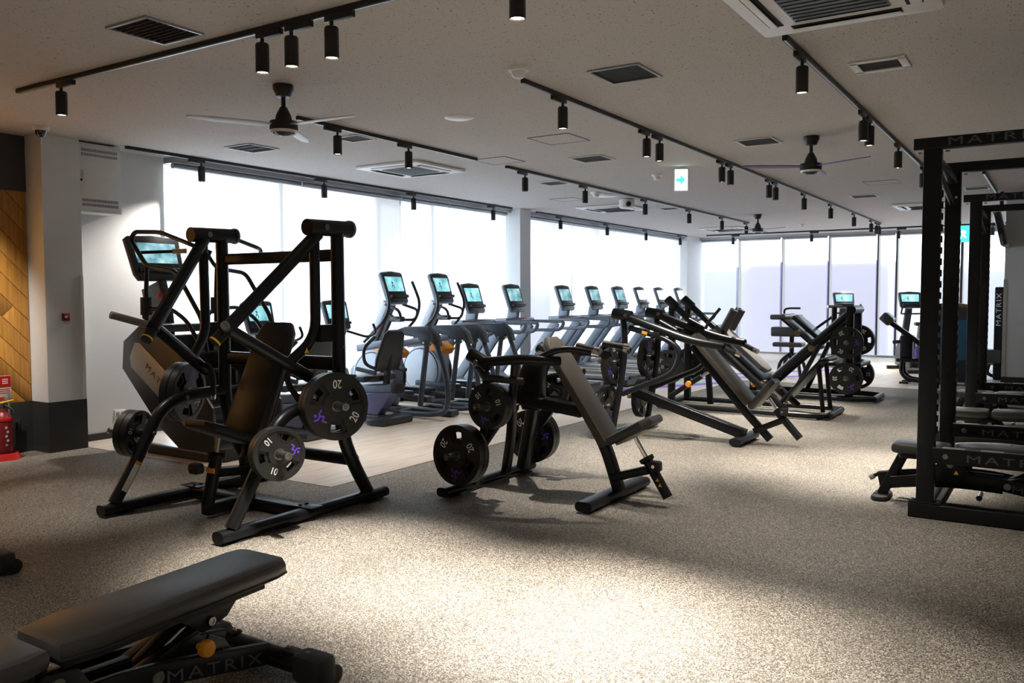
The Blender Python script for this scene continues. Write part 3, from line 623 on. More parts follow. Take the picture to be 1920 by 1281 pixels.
# ---------------------------------------------------------------- incline lever press with reclined pad (x2: middle of the floor, and the one behind)
def lever_press(x, y, label, far=False):
    t = thing('incline_press', label, 'gym machine', (x, y, 0)); O = V((x, y, 0))
    part('rear_bar', M().bar([(-.62, -.64, .047), (-.62, .62, .047)], .105, .07, .032), 'frame', t)
    part('front_bar', M().bar([(.47, -.47, .047), (.47, .53, .047)], .13, .07, .032), 'frame', t)
    foot_pads(t, [(-.62, -.52), (-.62, .5), (.47, -.36), (.47, .42)])
    part('front_post', M().bar([(.52, 0, .08), (.41, 0, .40), (-.02, 0, 1.05)], .075, .085, .012, .12), 'frame', t)
    part('main_beam', M().bar([(-.45, 0, .72), (.22, 0, .64)], .085, .13, .012), 'frame', t)
    part('rear_strut', M().bar([(-.57, .15, .08), (-.44, .03, .40), (-.40, 0, .80)], .06, .075, .012, .12), 'frame', t)
    part('main_post', M().bar([(-.52, .32, .08), (-.40, .26, .5), (-.18, .06, 1.05)], .085, .075, .012), 'frame', t)
    part('shroud', M().pad([(-.30, .62), (-.16, .62), (-.12, .70), (-.12, 1.0), (-.28, 1.02), (-.36, .8)], .09, .02, (0, -.045+.09, 0), X_, Z_), 'frame', t)
    rec = V((-.53, 0, .76)).normalized(); 
    part('back_pad', M().pad([(-.14, 0), (.14, 0), (.145, .75), (.12, .88), (.07, .93), (-.07, .93), (-.12, .88), (-.145, .75)], .07, .026, (.43, 0, .40), Y_, rec), 'pad_brown', t)
    sd = V((.31, 0, .17)).normalized()
    part('seat_pad', M().pad([(0, -.14), (.30, -.15), (.37, -.10), (.37, .10), (.30, .15), (0, .14)], .065, .024, (.50, 0, .425), sd, Y_), 'pad', t)
    part('seat_pan', M().box(V((.50, 0, .415))+sd*.18, (.28, .2, .02), .004, sd, Y_), 'steel', t)
    part('lower_beam', M().bar([(.47, 0, .17), (.755, 0, .26)], .06, .10, .01), 'frame', t)
    part('seat_tube', M().tube([(.735, 0, .335), (.90, 0, .075)], .037, 0, 16), 'frame', t)
    part('seat_slide', M().bar([(.62, 0, .52), (.74, 0, .33)], .028, .022, .003), 'chrome', t)
    part('tube_collar', M().lathe([(.037, 0), (.055, 0), (.055, .025), (.037, .04)], (.728, 0, .345), V((.165, 0, -.26)), 18), 'frame', t)
    k = part('adjust_knob', M().pad(rrect(.075, .075, .018), .06, .012, (.83, -.02, .30), X_, Z_), 'rubber', t); bolt(k, (.82, -.082, .30), (0, -1, 0), .014, 'chrome')
    warn(t, (.835, -.04, .20), X_, Z_, .014); warn(t, (.855, -.04, .165), X_, Z_, .014)
    for s in (-1, 1):
        w_ = .5
        part('pivot_post', M().bar([(-.53, s*.36, .08), (-.40, s*.39, .5), (-.37, s*.40, .88), (-.37, s*w_, .99)], .06, .07, .012), 'frame', t)
        h = part('pivot_housing', M().tube([(-.46, s*w_, 1.075), (-.30, s*(w_-.02), .99)], .052, 0, 18), 'frame', t); bolt(h, (-.37, -.055+s*w_, 1.02), (0, -1, 0), .022)
        part('lever_arm', M().tube([(-.34, s*w_, 1.02), (.0, s*.50, 1.055), (.16, s*.44, 1.045), (.22, s*.36, 1.04)], .036, .12, 16), 'frame', t)
        part('handle_bar', M().tube([(.10, s*.46, 1.055), (.20, s*.40, 1.12), (.30, s*.34, 1.13), (.44, s*.27, 1.10)], .024, .07, 14), 'frame', t)
        g = part('grip', M().tube([(.28, s*.20, 1.145), (.45, s*.24, 1.12)], .023, 0, 14), 'rubber', t); part('grip_end', M().cyl((.44, s*.237, 1.122), (.485, s*.247, 1.115), .025), 'chrome', g)
        part('grip_end', M().cyl((.43, s*.276, 1.10), (.475, s*.255, 1.092), .025), 'chrome', t)
        part('lever_link', M().bar([(-.08, s*.47, 1.04), (-.16, s*.40, .66)], .045, .06, .01), 'frame', t)
        part('horn_bracket', M().bar([(-.20, s*.30, .68), (-.22, s*.385, .69), (-.50, s*.385, .32)], .05, .10, .01), 'frame', t)
        part('bumper_bar', M().tube([(-.02, s*.46, .89), (-.30, s*.52, .91)], .027, 0, 14), 'rubber', t)
    return t, O
t, O = lever_press(-3.2, 5.6, 'black plate-loaded incline press with brown-black pad, white 10 and 20 plates toward the tall press')
for s, sd in ((-1, 'tall press'), (1, 'treadmill')):
    d = V((-.05, s, .04)).normalized()
    for nm, kg, a, r in (('upper', 10, V((-.27, s*.42, .70)), R_(280)), ('lower', 20, V((-.53, s*.42, .318)), R_(-70))):
        horn(t, a, d, .27)
        for i, w_ in enumerate(('inner', 'outer')):
            weight_plate(kg, O+a+d*((.07 if kg == 20 else .062)+(.059 if kg == 20 else .051)*i), d, r+i*1.7, '%s %d kg plate on the incline press, %s horn %s the tall press' % (w_, kg, nm, 'towards' if s < 0 else 'away from'))
# ---------------------------------------------------------------- adjustable bench
def make_bench(label, loc, rz, group='adjustable benches'):
    t = thing('adjustable_bench', label, 'bench', loc, rz, group)
    tilt = V((0, .998, .035)).normalized()
    part('back_pad', M().pad([(-.125, .0), (-.10, -.012), (.10, -.012), (.125, 0), (.155, .12), (.155, .84), (.14, .90), (.10, .925), (-.10, .925), (-.14, .90), (-.155, .84), (-.155, .12)], .072, .024, (0, 0, .362), X_, tilt), 'pad', t)
    q = [(-.125, .0), (-.10, -.012), (.10, -.012), (.125, 0), (.155, .12), (.155, .84), (.14, .90), (.10, .925), (-.10, .925), (-.14, .90), (-.155, .84), (-.155, .12)]
    part('piping', M().sweep([V((0, 0, .378))+X_*a*1.004+tilt*(b*1.002) for a, b in q], circ(.0028, 6), closed=True, upv=Z_), 'rubber', t)
    part('pad_tray', M().pad([(-.11, .02), (.11, .02), (.13, .12), (.13, .80), (-.13, .80), (-.13, .12)], .02, .004, (0, 0, .343), X_, tilt), 'rubber', t)
    part('seat_pad', M().pad([(-.13, -.03), (-.155, -.10), (-.15, -.33), (-.11, -.40), (.11, -.40), (.15, -.33), (.155, -.10), (.13, -.03)], .07, .024, (0, -.005, .362)), 'pad', t)
    part('seat_tray', M().pad(rrect(.22, .30, .03), .035, .006, (0, -.21, .328)), 'rubber', t)
    for s in (-1, 1):
        r = part('side_rail', M().bar([(s*.10, -.40, .145), (s*.10, -.10, .205), (s*.105, .16, .225), (s*.115, .42, .19), (s*.13, .80, .115)], .034, .085, .008, .18, upv=Z_), 'frame', t)
        part('pivot_plate', M().pad([(-.10, .20), (.05, .19), (.10, .26), (.05, .34), (-.06, .355), (-.12, .30)], .012, .003, (s*.13-(.012 if s < 0 else 0), .0, 0), Y_, Z_), 'frame', t)
        bolt(t, (s*.143, -.02, .315), (s, 0, 0), .022); bolt(t, (s*.128, .33, .20), (s, 0, 0), .024)
        part('pad_bracket', M().pad([(.46, .34), (.72, .365), (.66, .30), (.60, .28), (.55, .27)], .014, .003, (s*.075-.007, 0, 0), Y_, Z_), 'frame', t)
        bolt(t, (s*.084, .585, .305), (s, 0, 0), .018)
        part('ladder_arm', M().bar([(s*.055, .25, .20), (s*.055, .59, .30)], .02, .05, .004), 'frame', t)
        part('gusset', M().pad([(.50, .16), (.70, .13), (.64, .22), (.57, .26)], .012, .003, (s*.085-.006, 0, 0), Y_, Z_), 'frame', t)
        warn(t, (s*.0925, .63, .175) if s > 0 else (-.0925, .63, .175), Y_*s, Z_, .016); warn(t, (s*.1435, .02, .265), Y_*s, Z_, .016)
        text('lettering', 'MATRIX', .062, 'grey_print', r, (s*.1405, .56, .150), V((s*.02, s*1, -.19*s)), Z_, 1.6, 1.25, .001)
        b = part('foot_boot', M().pad(rrect(.17, .105, .035), .11, .02, (s*.30, .885, .012)), 'rubber', t)
        part('boot_plate', M().box((s*.215, .885, .108), (.15, .05, .012), .004), 'rubber', b)
        for dx in (-.055, .055): bolt(b, (s*.215+dx, .885, .114), Z_, .009)
        part('wheel', M().cyl((s*.345, .925, .04), (s*.375, .925, .04), .04), 'rubber', b)
    part('cross_tube', M().tube([(-.30, .885, .065), (.30, .885, .065)], .042, 0, 16), 'frame', t)
    part('prop_strut', M().bar([(0, .30, .18), (0, .55, .32)], .06, .05, .008), 'frame', t)
    part('gas_strut', M().tube([(.03, .42, .25), (.03, .54, .32)], .016, 0), 'chrome', t)
    k = part('adjust_knob', M().lathe([(0, .035), (.026, .033), (.031, .022), (.031, .004), (.012, 0), (.012, -.03)], (.125, .52, .236), X_, 20), 'orange', t)
    part('front_leg', M().bar([(0, -.48, .03), (0, -.34, .335)], .07, .06, .01), 'frame', t)
    part('front_foot', M().pad(rrect(.30, .12, .055), .035, .012, (0, -.48, 0)), 'rubber', t)
    part('spine', M().bar([(0, -.50, .13), (0, -.30, .17), (0, .0, .20), (0, .30, .19)], .13, .05, .01, .15), 'frame', t)
    g = part('carry_handle', M().tube([(0, -.41, .20), (0, -.50, .18), (0, -.54, .155)], .013, .04, 10), 'frame', t); part('handle_end', M().cyl((0, -.535, .158), (0, -.565, .14), .02), 'silver', g)
    part('rear_grip', M().tube([(-.08, .16, .09), (.08, .16, .09)], .02, 0, 12), 'chrome', t)
    return t
B0 = make_bench('adjustable black bench with orange knob standing alone on the open rubber floor', (-2.69, 1.40, 0), 0)
dup(B0, (-5.11, 1.43, 0), 'black bench showing only its rubber foot, between the lone bench and the oak wall', 0)
dup(B0, (-.60, 6.75, 0), 'black adjustable bench inside the rack closest to the crosswise track', R_(-90))
dup(B0, (-.50, 9.05, 0), 'black adjustable bench between the two racks', R_(-90))
dup(B0, (-.56, 10.78, 0), 'black adjustable bench inside the rack closer to the white pillar', R_(-90))
# ---------------------------------------------------------------- power racks
def make_rack(label, loc):
    t = thing('power_rack', label, 'rack', loc); H = 2.47; D = 1.28; Wd = 1.25
    def upright(x, y, holes):
        u = part('upright', M().bar([(x, y, .07), (x, y, H)], .11, .075, .006, upv=Y_), 'frame', t)
        if holes:
            for sd in (1, -1):
                for i in range(23):
                    z = .42+i*.075
                    part('hole_slot', M().box((x+sd*.056, y, z), (.004, .03, .036), 0), 'black_hole', u)
            for i in range(23): part('hole_slot', M().box((x, y-.0385, .42+i*.075), (.032, .003, .034), 0), 'black_hole', u)
        for dx in (-.075, .075): bolt(u, (x+dx, y, .112), Z_, .016)
        part('foot_flange', M().box((x, y, .106), (.19, .10, .012), .003), 'frame', u)
        return u
    for x in (0, Wd):
        u = upright(x, 0, False); r = upright(x, D, True)
        for i in range(22): part('rack_tooth', M().box((x+.0585, .02, .60+i*.075), (.012, .02, .045), .002), 'frame', u)
        for z in (2.30, 2.42):
            for dx in (-.025, .025): bolt(r, (x+dx, D-.0385, z-.03), (0, -1, 0), .013, 'chrome')
        part('top_side_beam', M().bar([(x, .04, H-.06), (x, D-.04, H-.06)], .06, .06, .006), 'frame', t)
        part('base_side_beam', M().bar([(x, -.02, .052), (x, D+.02, .052)], .10, .095, .006), 'frame', t)
    for y, z in ((0, H+.035), (D, H+.035)):
        b = part('top_beam', M().bar([(-.115, y, z), (Wd+.115, y, z)], .08, .075, .004, upv=Z_), 'frame', t)
        if y == 0: text('lettering', 'MATRIX', .075, 'grey_print', b, (.36, -.0405, z), X_, Z_, 1.75, 1.25, .001)
        for x in (-.085, .085): bolt(b, (x, y, z-.05), Z_*-1, .014)
    part('base_front_beam', M().bar([(-.10, -.0, .052), (Wd+.10, 0, .052)], .10, .095, .006), 'frame', t)
    part('base_foot', M().box((-.06, 0, .003), (.05, .08, .006), .001), 'rubber', t)
    part('pull_up_brace', M().tube([(0, .08, 2.40), (.0, D-.06, 2.22)], .02, 0), 'frame', t)
    for y, z in ((-.0, .44), (D, .44)):
        b = part('safety_beam', M().bar([(.045, y-.06, z), (Wd, y-.06, z)], .055, .105, .006, upv=Z_), 'frame', t)
        text('lettering', 'MATRIX', .07, 'grey_print', b, (.50, y-.0885, z-.005), X_, Z_, 1.75, 1.25, .001)
        for i in range(2): part('wear_strip', M().box((.17+i*.22, y-.06, z+.054), (.13, .05, .004), .001), 'silver', b)
        bolt(b, (.125, y-.0885, z), (0, -1, 0), .018)
    return t
rk = make_rack('tall black power rack with lettered top beam, closest to the crosswise track', (-.735, 6.30, 0))
dup(rk, (-.76, 10.05, 0), 'second black power rack, standing closer to the white pillar')
# ---------------------------------------------------------------- cardio machines (all face the windows, screens towards +x)
def console(t, x, z, wd=.44, h=.47, lean=.30, scr='screen_run', hull='hull_grey', zb=None):
    c, s = cos(lean), sin(lean); uy = V((-s, 0, c)); o = V((x, 0, z)); nrm = V((c, 0, s))   # face normal
    b = part('console', M().pad([(-wd*.40, -h*.5), (wd*.40, -h*.5), (wd*.46, -h*.36), (wd*.5, h*.42), (wd*.44, h*.48), (0, h*.52), (-wd*.44, h*.48), (-wd*.5, h*.42), (-wd*.46, -h*.36)], .055, .014, o-nrm*.055, Y_, uy), hull, t)
    part('bezel', M().pad([(-wd*.43, -h*.46), (wd*.43, -h*.46), (wd*.46, h*.42), (0, h*.48), (-wd*.46, h*.42)], .004, .001, o, Y_, uy), 'hull_dark', b)
    scx = part('screen', M().pad([(-wd*.37, -h*.12), (wd*.37, -h*.12), (wd*.39, h*.33), (-wd*.39, h*.33)], .003, 0, o+nrm*.003, Y_, uy), scr, b)
    if scr == 'screen_run':     # white sheet with a small running figure
        m = M(); k = h*.05
        for q in ([(-.2, 3.4), (.2, 3.6)], [(0, 2.8), (-.2, .8), (-1.1, -.6)], [(-.2, .8), (.9, -.2), (.4, -1.6)], [(-.9, 2.2), (0, 2.5), (.8, 1.6)]):
            q = [V((a*k-wd*.1, b_*k+h*.04)) for a, b_ in q]
            for a, b_ in zip(q, q[1:]):
                d = (b_-a).normalized()*k*.25; n_ = V((-d.y, d.x))
                m.add([o+nrm*.0075+Y_*p.x+uy*p.y for p in (a+n_, a-n_, b_-n_, b_+n_)], [(0, 1, 2, 3)])
        part('screen_figure', m, 'hull_dark', scx)
    part('shelf', M().box(o+nrm*.03-uy*h*.30, (wd*.78, .05, h*.09), .008, Y_, V((c, 0, s))*-1), 'hull_dark', b)
    return b
def treadmill(Y, label, scr):
    t = thing('treadmill', label, 'treadmill', (-7.3, Y, 0), 0, 'treadmills along the windows')
    console(t, 0, 1.48, .47, .46, .33, scr)
    part('console_neck', M().bar([(-.05, 0, 1.12), (-.02, 0, 1.30)], .20, .07, .02), 'hull_grey', t)
    d = part('dash', M().pad([(-.12, -.40), (.10, -.42), (.16, -.30), (.16, .30), (.10, .42), (-.12, .40)], .07, .02, (0, 0, 1.09)), 'hull_grey', t)
    part('stop_strip', M().box((.13, 0, 1.162), (.05, .16, .008), .002), 'red', d); part('control_panel', M().box((.04, 0, 1.161), (.10, .5, .006), .002), 'hull_dark', d)
    for s in (-1, 1):
        part('upright', M().bar([(-.68, s*.40, .12), (.03, s*.40, 1.06)], .16, .05, .015, upv=Y_), 'hull_grey', t)
        part('handrail', M().bar([(-.05, s*.40, 1.105), (.68, s*.40, 1.10), (.60, s*.40, .965), (-.0, s*.40, .955)], .05, .05, .016, .09, upv=Y_), 'hull_grey', t)
        part('side_rail', M().bar([(-.55, s*.36, .165), (1.35, s*.36, .155)], .15, .06, .01), 'hull_grey', t)
        part('edge_strip', M().bar([(-.5, s*.44, .185), (1.33, s*.44, .175)], .012, .02, .003), 'tan_strip', t)
    part('running_belt', M().bar([(-.45, 0, .165), (1.38, 0, .155)], .56, .05, .02), 'deck', t)
    part('deck_frame', M().bar([(-.6, 0, .09), (1.36, 0, .085)], .72, .08, .01), 'hull_dark', t)
    part('motor_cover', M().pad([(-.85, .04), (-.45, .04), (-.40, .20), (-.50, .27), (-.78, .27), (-.86, .20)], .80, .03, (0, .40, 0), X_, Z_), 'hull_grey', t)
    part('rear_foot', M().box((1.30, 0, .03), (.10, .70, .06), .01), 'rubber', t); part('front_foot', M().box((-.7, 0, .022), (.10, .70, .044), .01), 'rubber', t)
    return t
lb = ['nearest the ellipticals', 'second from the ellipticals, striped picture on screen', 'just past the window column, red dot on screen', 'second past the window column', 'third past the window column', 'with a bleached white screen, fourth past the window column', 'with a bleached screen, second from the far corner', 'last before the far corner']
for i, (Y, s_) in enumerate(zip((10.27, 11.41, 13.06, 14.18, 15.28, 16.3, 17.33, 18.48), ('screen_run', 'screen_scene', 'screen_scene', 'screen_scene', 'screen_scene', 'screen_pale', 'screen_pale', 'screen_pale'))):
    tm = treadmill(Y, 'blue-grey treadmill '+lb[i], s_)
def elliptical(Y, label):
    t = thing('elliptical_trainer', label, 'elliptical', (-7.25, Y, 0), 0, 'elliptical trainers'); 
    console(t, 0, 1.62, .42, .44, .33)
    part('mast', M().bar([(-.55, 0, .35), (-.38, 0, .92), (-.10, 0, 1.42)], .13, .16, .03, .2, upv=Y_), 'silver_blue', t)
    part('mast_insert', M().bar([(-.30, 0, .93), (-.10, 0, 1.28)], .14, .05, .01, upv=Y_), 'hull_dark', t)
    hb = part('fixed_handlebar', M().tube([(-.02, -.17, 1.40), (.22, -.19, 1.33), (.22, -.14, 1.20), (-.02, -.03, 1.20), (-.02, .03, 1.20), (.22, .14, 1.20), (.22, .19, 1.33), (-.02, .17, 1.40)], .018, .06, 10), 'hull_dark', t)
    part('grip_hub', M().box((.03, 0, 1.21), (.16, .14, .07), .02), 'hull_dark', hb)
    part('drive_housing', M().pad([(-.75, .08), (-.05, .08), (.05, .35), (.02, .80), (-.20, .92), (-.42, .80), (-.70, .55)], .26, .04, (0, .13, 0), X_, Z_), 'hull_grey', t)
    w_ = part('orange_band', M().pad([(-.30, .72), (-.05, .75), (.06, .70), (.12, .78), (-.02, .87), (-.2, .86)], .28, .01, (0, .14, 0), X_, Z_), 'orange', t)
    for s in (-1, 1):
        fl = part('flywheel_cover', M().lathe([(0, .02), (.26, .02), (.30, .012), (.34, 0), (.34, -.02)], (-.28, s*.14, .46), (0, s, 0), 32), 'silver_blue', t)
        part('cover_ring', M().lathe([(.29, .0), (.305, .016), (.32, .0)], (-.28, s*.14, .47), (0, s, 0), 32), 'hull_dark', fl)
        y = s*.32
        part('arm_lever', M().tube([(.05, s*.28, 1.70), (.17, s*.30, 1.42), (.10, s*.31, 1.22), (-.25, s*.33, .92)], .019, .10, 10), 'hull_dark', t)
        part('pivot_arm', M().bar([(-.35, y, .84), (.15, y, .92), (.36, y, .98)], .09, .085, .02, .2, upv=Y_), 'hull_grey', t)
        hg = part('hinge_cover', M().pad([(.30, 1.08), (.45, 1.13), (.82, 1.14), (.93, 1.06), (.95, .96), (.86, .98), (.80, .90), (.72, .91), (.66, 1.0), (.46, 1.02)], .10, .02, (0, y+.05, 0), X_, Z_), 'hull_blue', t)
        part('hinge_end', M().pad([(.86, 1.08), (.93, 1.05), (.98, .90), (.90, .92)], .11, .015, (0, y+.055, 0), X_, Z_), 'hull_dark', hg)
        for bx in (.76, .88): bolt(hg, (bx, y-.052, .94), (0, -1, 0), .016, 'chrome')
        part('swing_link', M().bar([(.77, y, .93), (.70, y, .45), (.66, y, .16)], .045, .065, .01, .1, upv=Y_), 'hull_blue', t)
        part('outer_leg', M().tube([(.90, y, .96), (1.05, y, .60), (1.10, y, .28), (1.05, y, .10), (.80, y, .055), (.25, y, .055)], .032, .16, 12), 'hull_blue', t)
        part('pedal_beam', M().bar([(-.30, s*.20, .30), (.72, s*.22, .23)], .07, .08, .015), 'hull_dark', t)
        part('foot_pedal', M().pad([(.05, -.09), (.40, -.085), (.48, 0), (.40, .085), (.05, .09)], .06, .02, (.0, s*.22, .26)), 'hull_blue', t)
    part('floor_frame', M().bar([(-.75, 0, .05), (.95, 0, .05)], .16, .07, .015), 'hull_dark', t)
    part('rear_cross', M().bar([(.30, -.36, .05), (.30, .36, .05)], .09, .06, .015), 'hull_dark', t); part('front_cross', M().bar([(-.70, -.30, .045), (-.70, .30, .045)], .10, .07, .015), 'rubber', t)
    return t
elliptical(8.45, 'suspension elliptical with orange band, beside the recumbent bikes'); elliptical(9.45, 'suspension elliptical with orange band, beside the treadmills')
def recumbent(Y, label):
    t = thing('recumbent_bike', label, 'exercise bike', (-7.3, Y, 0), 0, 'recumbent bikes')
    console(t, -.15, 1.28, .42, .38, .28)
    part('mast', M().bar([(-.45, 0, .30), (-.35, 0, .75), (-.18, 0, 1.16)], .10, .12, .02, .15, upv=Y_), 'silver_blue', t)
    part('front_handlebar', M().tube([(-.10, -.10, 1.08), (.10, -.26, 1.0), (.24, -.27, 1.06), (.20, -.25, 1.17)], .016, .06, 10), 'hull_dark', t); part('front_handlebar', M().tube([(-.10, .10, 1.08), (.10, .26, 1.0), (.24, .27, 1.06), (.20, .25, 1.17)], .016, .06, 10), 'hull_dark', t)
    part('drive_housing', M().pad([(-.70, .08), (-.05, .08), (.05, .25), (-.08, .62), (-.32, .74), (-.58, .62), (-.70, .35)], .24, .04, (0, .12, 0), X_, Z_), 'silver_blue', t)
    for s in (-1, 1):
        part('crank', M().bar([(-.30, s*.14, .42), (-.15, s*.15, .50)], .02, .035, .005, upv=Y_), 'steel', t); part('pedal', M().box((-.14, s*.21, .50), (.11, .10, .03), .008), 'rubber', t)
        part('armrest', M().bar([(.42, s*.27, .66), (.70, s*.27, .62)], .05, .05, .02), 'hull_dark', t); 
        c = part('cup_holder', M().lathe([(.045, 0), (.055, 0), (.055, .09), (.045, .09), (.045, .015), (0, .015)], (.34, s*.28, .50), Z_, 20), 'hull_blue', t)
        part('holder_arm', M().box((.44, s*.24, .54), (.2, .10, .07), .015), 'hull_blue', t)
    part('seat_rail', M().bar([(-.20, 0, .36), (.82, 0, .43)], .11, .10, .02), 'frame_grey', t); part('rail_end', M().box((.80, 0, .43), (.12, .14, .13), .03), 'rubber', t)
    part('side_cover', M().pad([(-.1, .10), (.55, .10), (.64, .20), (.76, .38), (-.1, .32)], .16, .02, (0, .08, 0), X_, Z_), 'violet_hull', t)
    part('seat_cushion', M().pad(rrect(.36, .40, .08), .08, .03, (.42, 0, .50)), 'pad', t)
    bk = V((.28, 0, .96)).normalized()
    part('seat_back', M().pad([(-.20, 0), (.20, 0), (.22, .15), (.17, .45), (.10, .50), (-.10, .50), (-.17, .45), (-.22, .15)], .06, .025, (.60, 0, .64), Y_, bk), 'hull_dark', t)
    part('back_post', M().bar([(.62, 0, .45), (.70, 0, .95)], .07, .05, .01), 'rubber', t)
    part('back_grip', M().tube([(.66, -.20, .66), (.56, -.30, .72), (.54, -.30, .90), (.64, -.20, 1.04)], .02, .08, 10), 'hull_dark', t)
    part('floor_beam', M().bar([(-.75, 0, .06), (.70, 0, .06)], .14, .08, .02), 'hull_dark', t); part('rear_foot', M().pad([(.55, -.27), (.70, -.29), (.82, -.25), (.82, .25), (.70, .29), (.55, .27)], .09, .03, (0, 0, .004)), 'hull_dark', t); part('front_foot', M().bar([(-.70, -.26, .045), (-.70, .26, .045)], .10, .07, .02), 'rubber', t)
    return t
recumbent(6.4, 'recumbent exercise bike half hidden behind the tall press'); recumbent(7.6, 'recumbent exercise bike with loop-backed seat next to the elliptical')
# stair climber by the white wall
t = thing('stair_climber', 'stair climber with silver lettered side panel by the white wall', 'stair climber', (-7.1, 5.35, 0))
for s in (-1, 1):
    y = s*.40; th = .035
    b = part('side_shell', M().pad([(-.66, .80), (-.10, .27), (.26, .05), (.66, .05), (.72, .16), (.70, .50), (.02, 1.20), (-.10, 1.23), (-.38, 1.22), (-.63, 1.07)], th, .012, (0, y+(th/2), 0), X_, Z_), 'hull_dark', t)
    p = part('silver_panel', M().pad([(-.50, .82), (.32, .30), (.44, .29), (.48, .33), (.49, .46), (.44, .55), (-.36, 1.06), (-.43, 1.06), (-.52, .92)], .006, .002, (0, y+s*(th/2)+(.006 if s > 0 else 0), 0), X_, Z_), 'silver', b)
    dx = V((.80, 0, -.60)).normalized(); text('lettering', 'MATRIX', .085, 'hull_dark', p, (-.06, y+s*(th/2+.0075), .70), dx*-s, V((.6, 0, .8)), 1.35, 1.3, 0)
    part('upper_rail', M().tube([(.62, y, 1.0), (.56, y, 1.30), (.20, y, 1.74), (-.25, y, 1.80), (-.49, y, 2.06), (-.42, y, 2.13), (-.02, y, 2.11), (.45, y*.98, 1.97), (.56, y*.7, 1.90)], .022, .08, 10), 'frame', t)
    part('inner_rail', M().tube([(-.27, y, 1.20), (-.26, y, 1.55), (-.24, y, 1.82)], .022, 0, 10), 'frame', t); part('rail_sleeve', M().cyl((-.265, y, 1.33), (-.262, y, 1.50), .055), 'rubber', t)
    part('lower_rail', M().tube([(-.36, y*.9, 1.30), (-.30, y, 1.38), (.1, y, 1.40), (.35, y, 1.28), (.56, y, 1.02)], .02, .1, 10), 'frame', t)
    part('side_base', M().bar([(-.25, y, .05), (.66, y, .05)], .09, .09, .02), 'hull_dark', t)
for i in range(6):
    st = part('step', M().box((.48-i*.165, 0, .28+i*.165), (.24, .72, .03), .006), 'deck', t); part('step_riser', M().box((.56-i*.165, 0, .20+i*.165), (.015, .72, .15), .002), 'hull_dark', st); part('tread_edge', M().box((.60-i*.165, 0, .297+i*.165), (.012, .60, .006), .001), 'silver', st)
part('front_tower', M().bar([(-.60, 0, .8), (-.62, 0, 1.30), (-.72, 0, 1.62)], .34, .10, .03, .1, upv=Y_), 'hull_dark', t)
console(t, -.66, 1.90, .62, .48, .34, 'screen_scene', 'hull_dark')
part('top_cover', M().box((-.28, 0, 1.20), (.30, .76, .08), .02), 'hull_dark', t); part('rear_boot', M().pad([(.40, -.42), (.72, -.42), (.80, -.36), (.80, .36), (.72, .42), (.40, .42)], .13, .03, (0, 0, 0)), 'rubber', t)
part('stop_button', M().lathe([(0, .03), (.025, .028), (.03, 0)], (-.42, -.15, 1.52), X_, 16), 'red', t)
part('cross_handle', M().tube([(-.40, -.40, 1.93), (-.20, -.10, 1.95)], .016, 0), 'frame', t); part('handle_tip', M().cyl((-.22, -.13, 1.948), (-.15, -.02, 1.955), .025), 'tan_strip', t)
# bikes by the far windows
def upright_bike(x, Y, label):
    t = thing('upright_bike', label, 'exercise bike', (x, Y, 0), R_(-62), 'upright bikes')
    console(t, -.35, 1.42, .44, .34, .30)
    part('mast', M().bar([(-.75, 0, .25), (-.42, 0, 1.25)], .09, .13, .02, upv=Y_), 'hull_blue', t)
    part('handlebar', M().tube([(-.05, -.24, 1.33), (-.10, -.26, 1.16), (-.36, -.16, 1.14), (-.36, .16, 1.14), (-.10, .26, 1.16), (-.05, .24, 1.33)], .018, .08, 10), 'hull_dark', t)
    part('drive_housing', M().pad([(-.85, .08), (-.05, .08), (.0, .35), (-.3, .72), (-.6, .70), (-.88, .40)], .2, .04, (0, .10, 0), X_, Z_), 'hull_dark', t)
    part('seat_post', M().tube([(.0, 0, .25), (.15, 0, .92)], .035, 0), 'silver', t); part('saddle', M().pad([(-.08, -.03), (.12, -.11), (.26, -.12), (.28, 0), (.26, .12), (.12, .11), (-.08, .03)], .07, .03, (.02, 0, .92)), 'pad', t)
    part('floor_beam', M().bar([(-.8, 0, .06), (.35, 0, .06)], .12, .08, .02), 'hull_dark', t); part('front_foot', M().bar([(-.75, -.28, .045), (-.75, .28, .045)], .09, .07, .02), 'rubber', t); part('rear_foot', M().bar([(.33, -.28, .045), (.33, .28, .045)], .09, .07, .02), 'rubber', t)
    return t
upright_bike(-3.62, 18.3, 'upright exercise bike with lit screen behind the leg press'); upright_bike(-2.35, 18.2, 'upright exercise bike with lit screen beside the rack uprights')
# ---------------------------------------------------------------- second lever press, behind the first
t = thing('lever_press', 'black lever press with long sloping arms and reclined brown-black pad, behind the incline press', 'gym machine', (-3.3, 8.55, 0)); O = V((-3.3, 8.55, 0))
part('floor_beam', M().bar([(-.62, 0, .46), (.0, 0, .27), (.62, 0, .085)], .10, .12, .012, 0, upv=Y_), 'frame', t)
part('front_foot', M().bar([(.62, -.32, .047), (.62, .30, .047)], .12, .07, .03), 'frame', t)
part('rear_bar', M().bar([(-.66, -.55, .047), (-.66, .55, .047)], .10, .07, .03), 'frame', t); foot_pads(t, [(-.66, -.45), (-.66, .45), (.62, -.22), (.62, .2)])
part('front_post', M().bar([(.88, 0, .055), (.60, 0, .34), (.05, 0, .98)], .075, .06, .01, .1), 'frame', t)
part('back_pad', M().pad([(-.15, 0), (.15, 0), (.155, .74), (.12, .87), (.06, .92), (-.06, .92), (-.12, .87), (-.155, .74)], .07, .026, (.66, 0, .39), Y_, V((-.60, 0, .67))), 'pad_brown', t)
part('seat_pad', M().pad([(0, -.15), (.30, -.15), (.36, -.09), (.36, .09), (.30, .15), (0, .15)], .065, .024, (.73, 0, .355), V((.62, 0, .78)), Y_), 'pad', t)
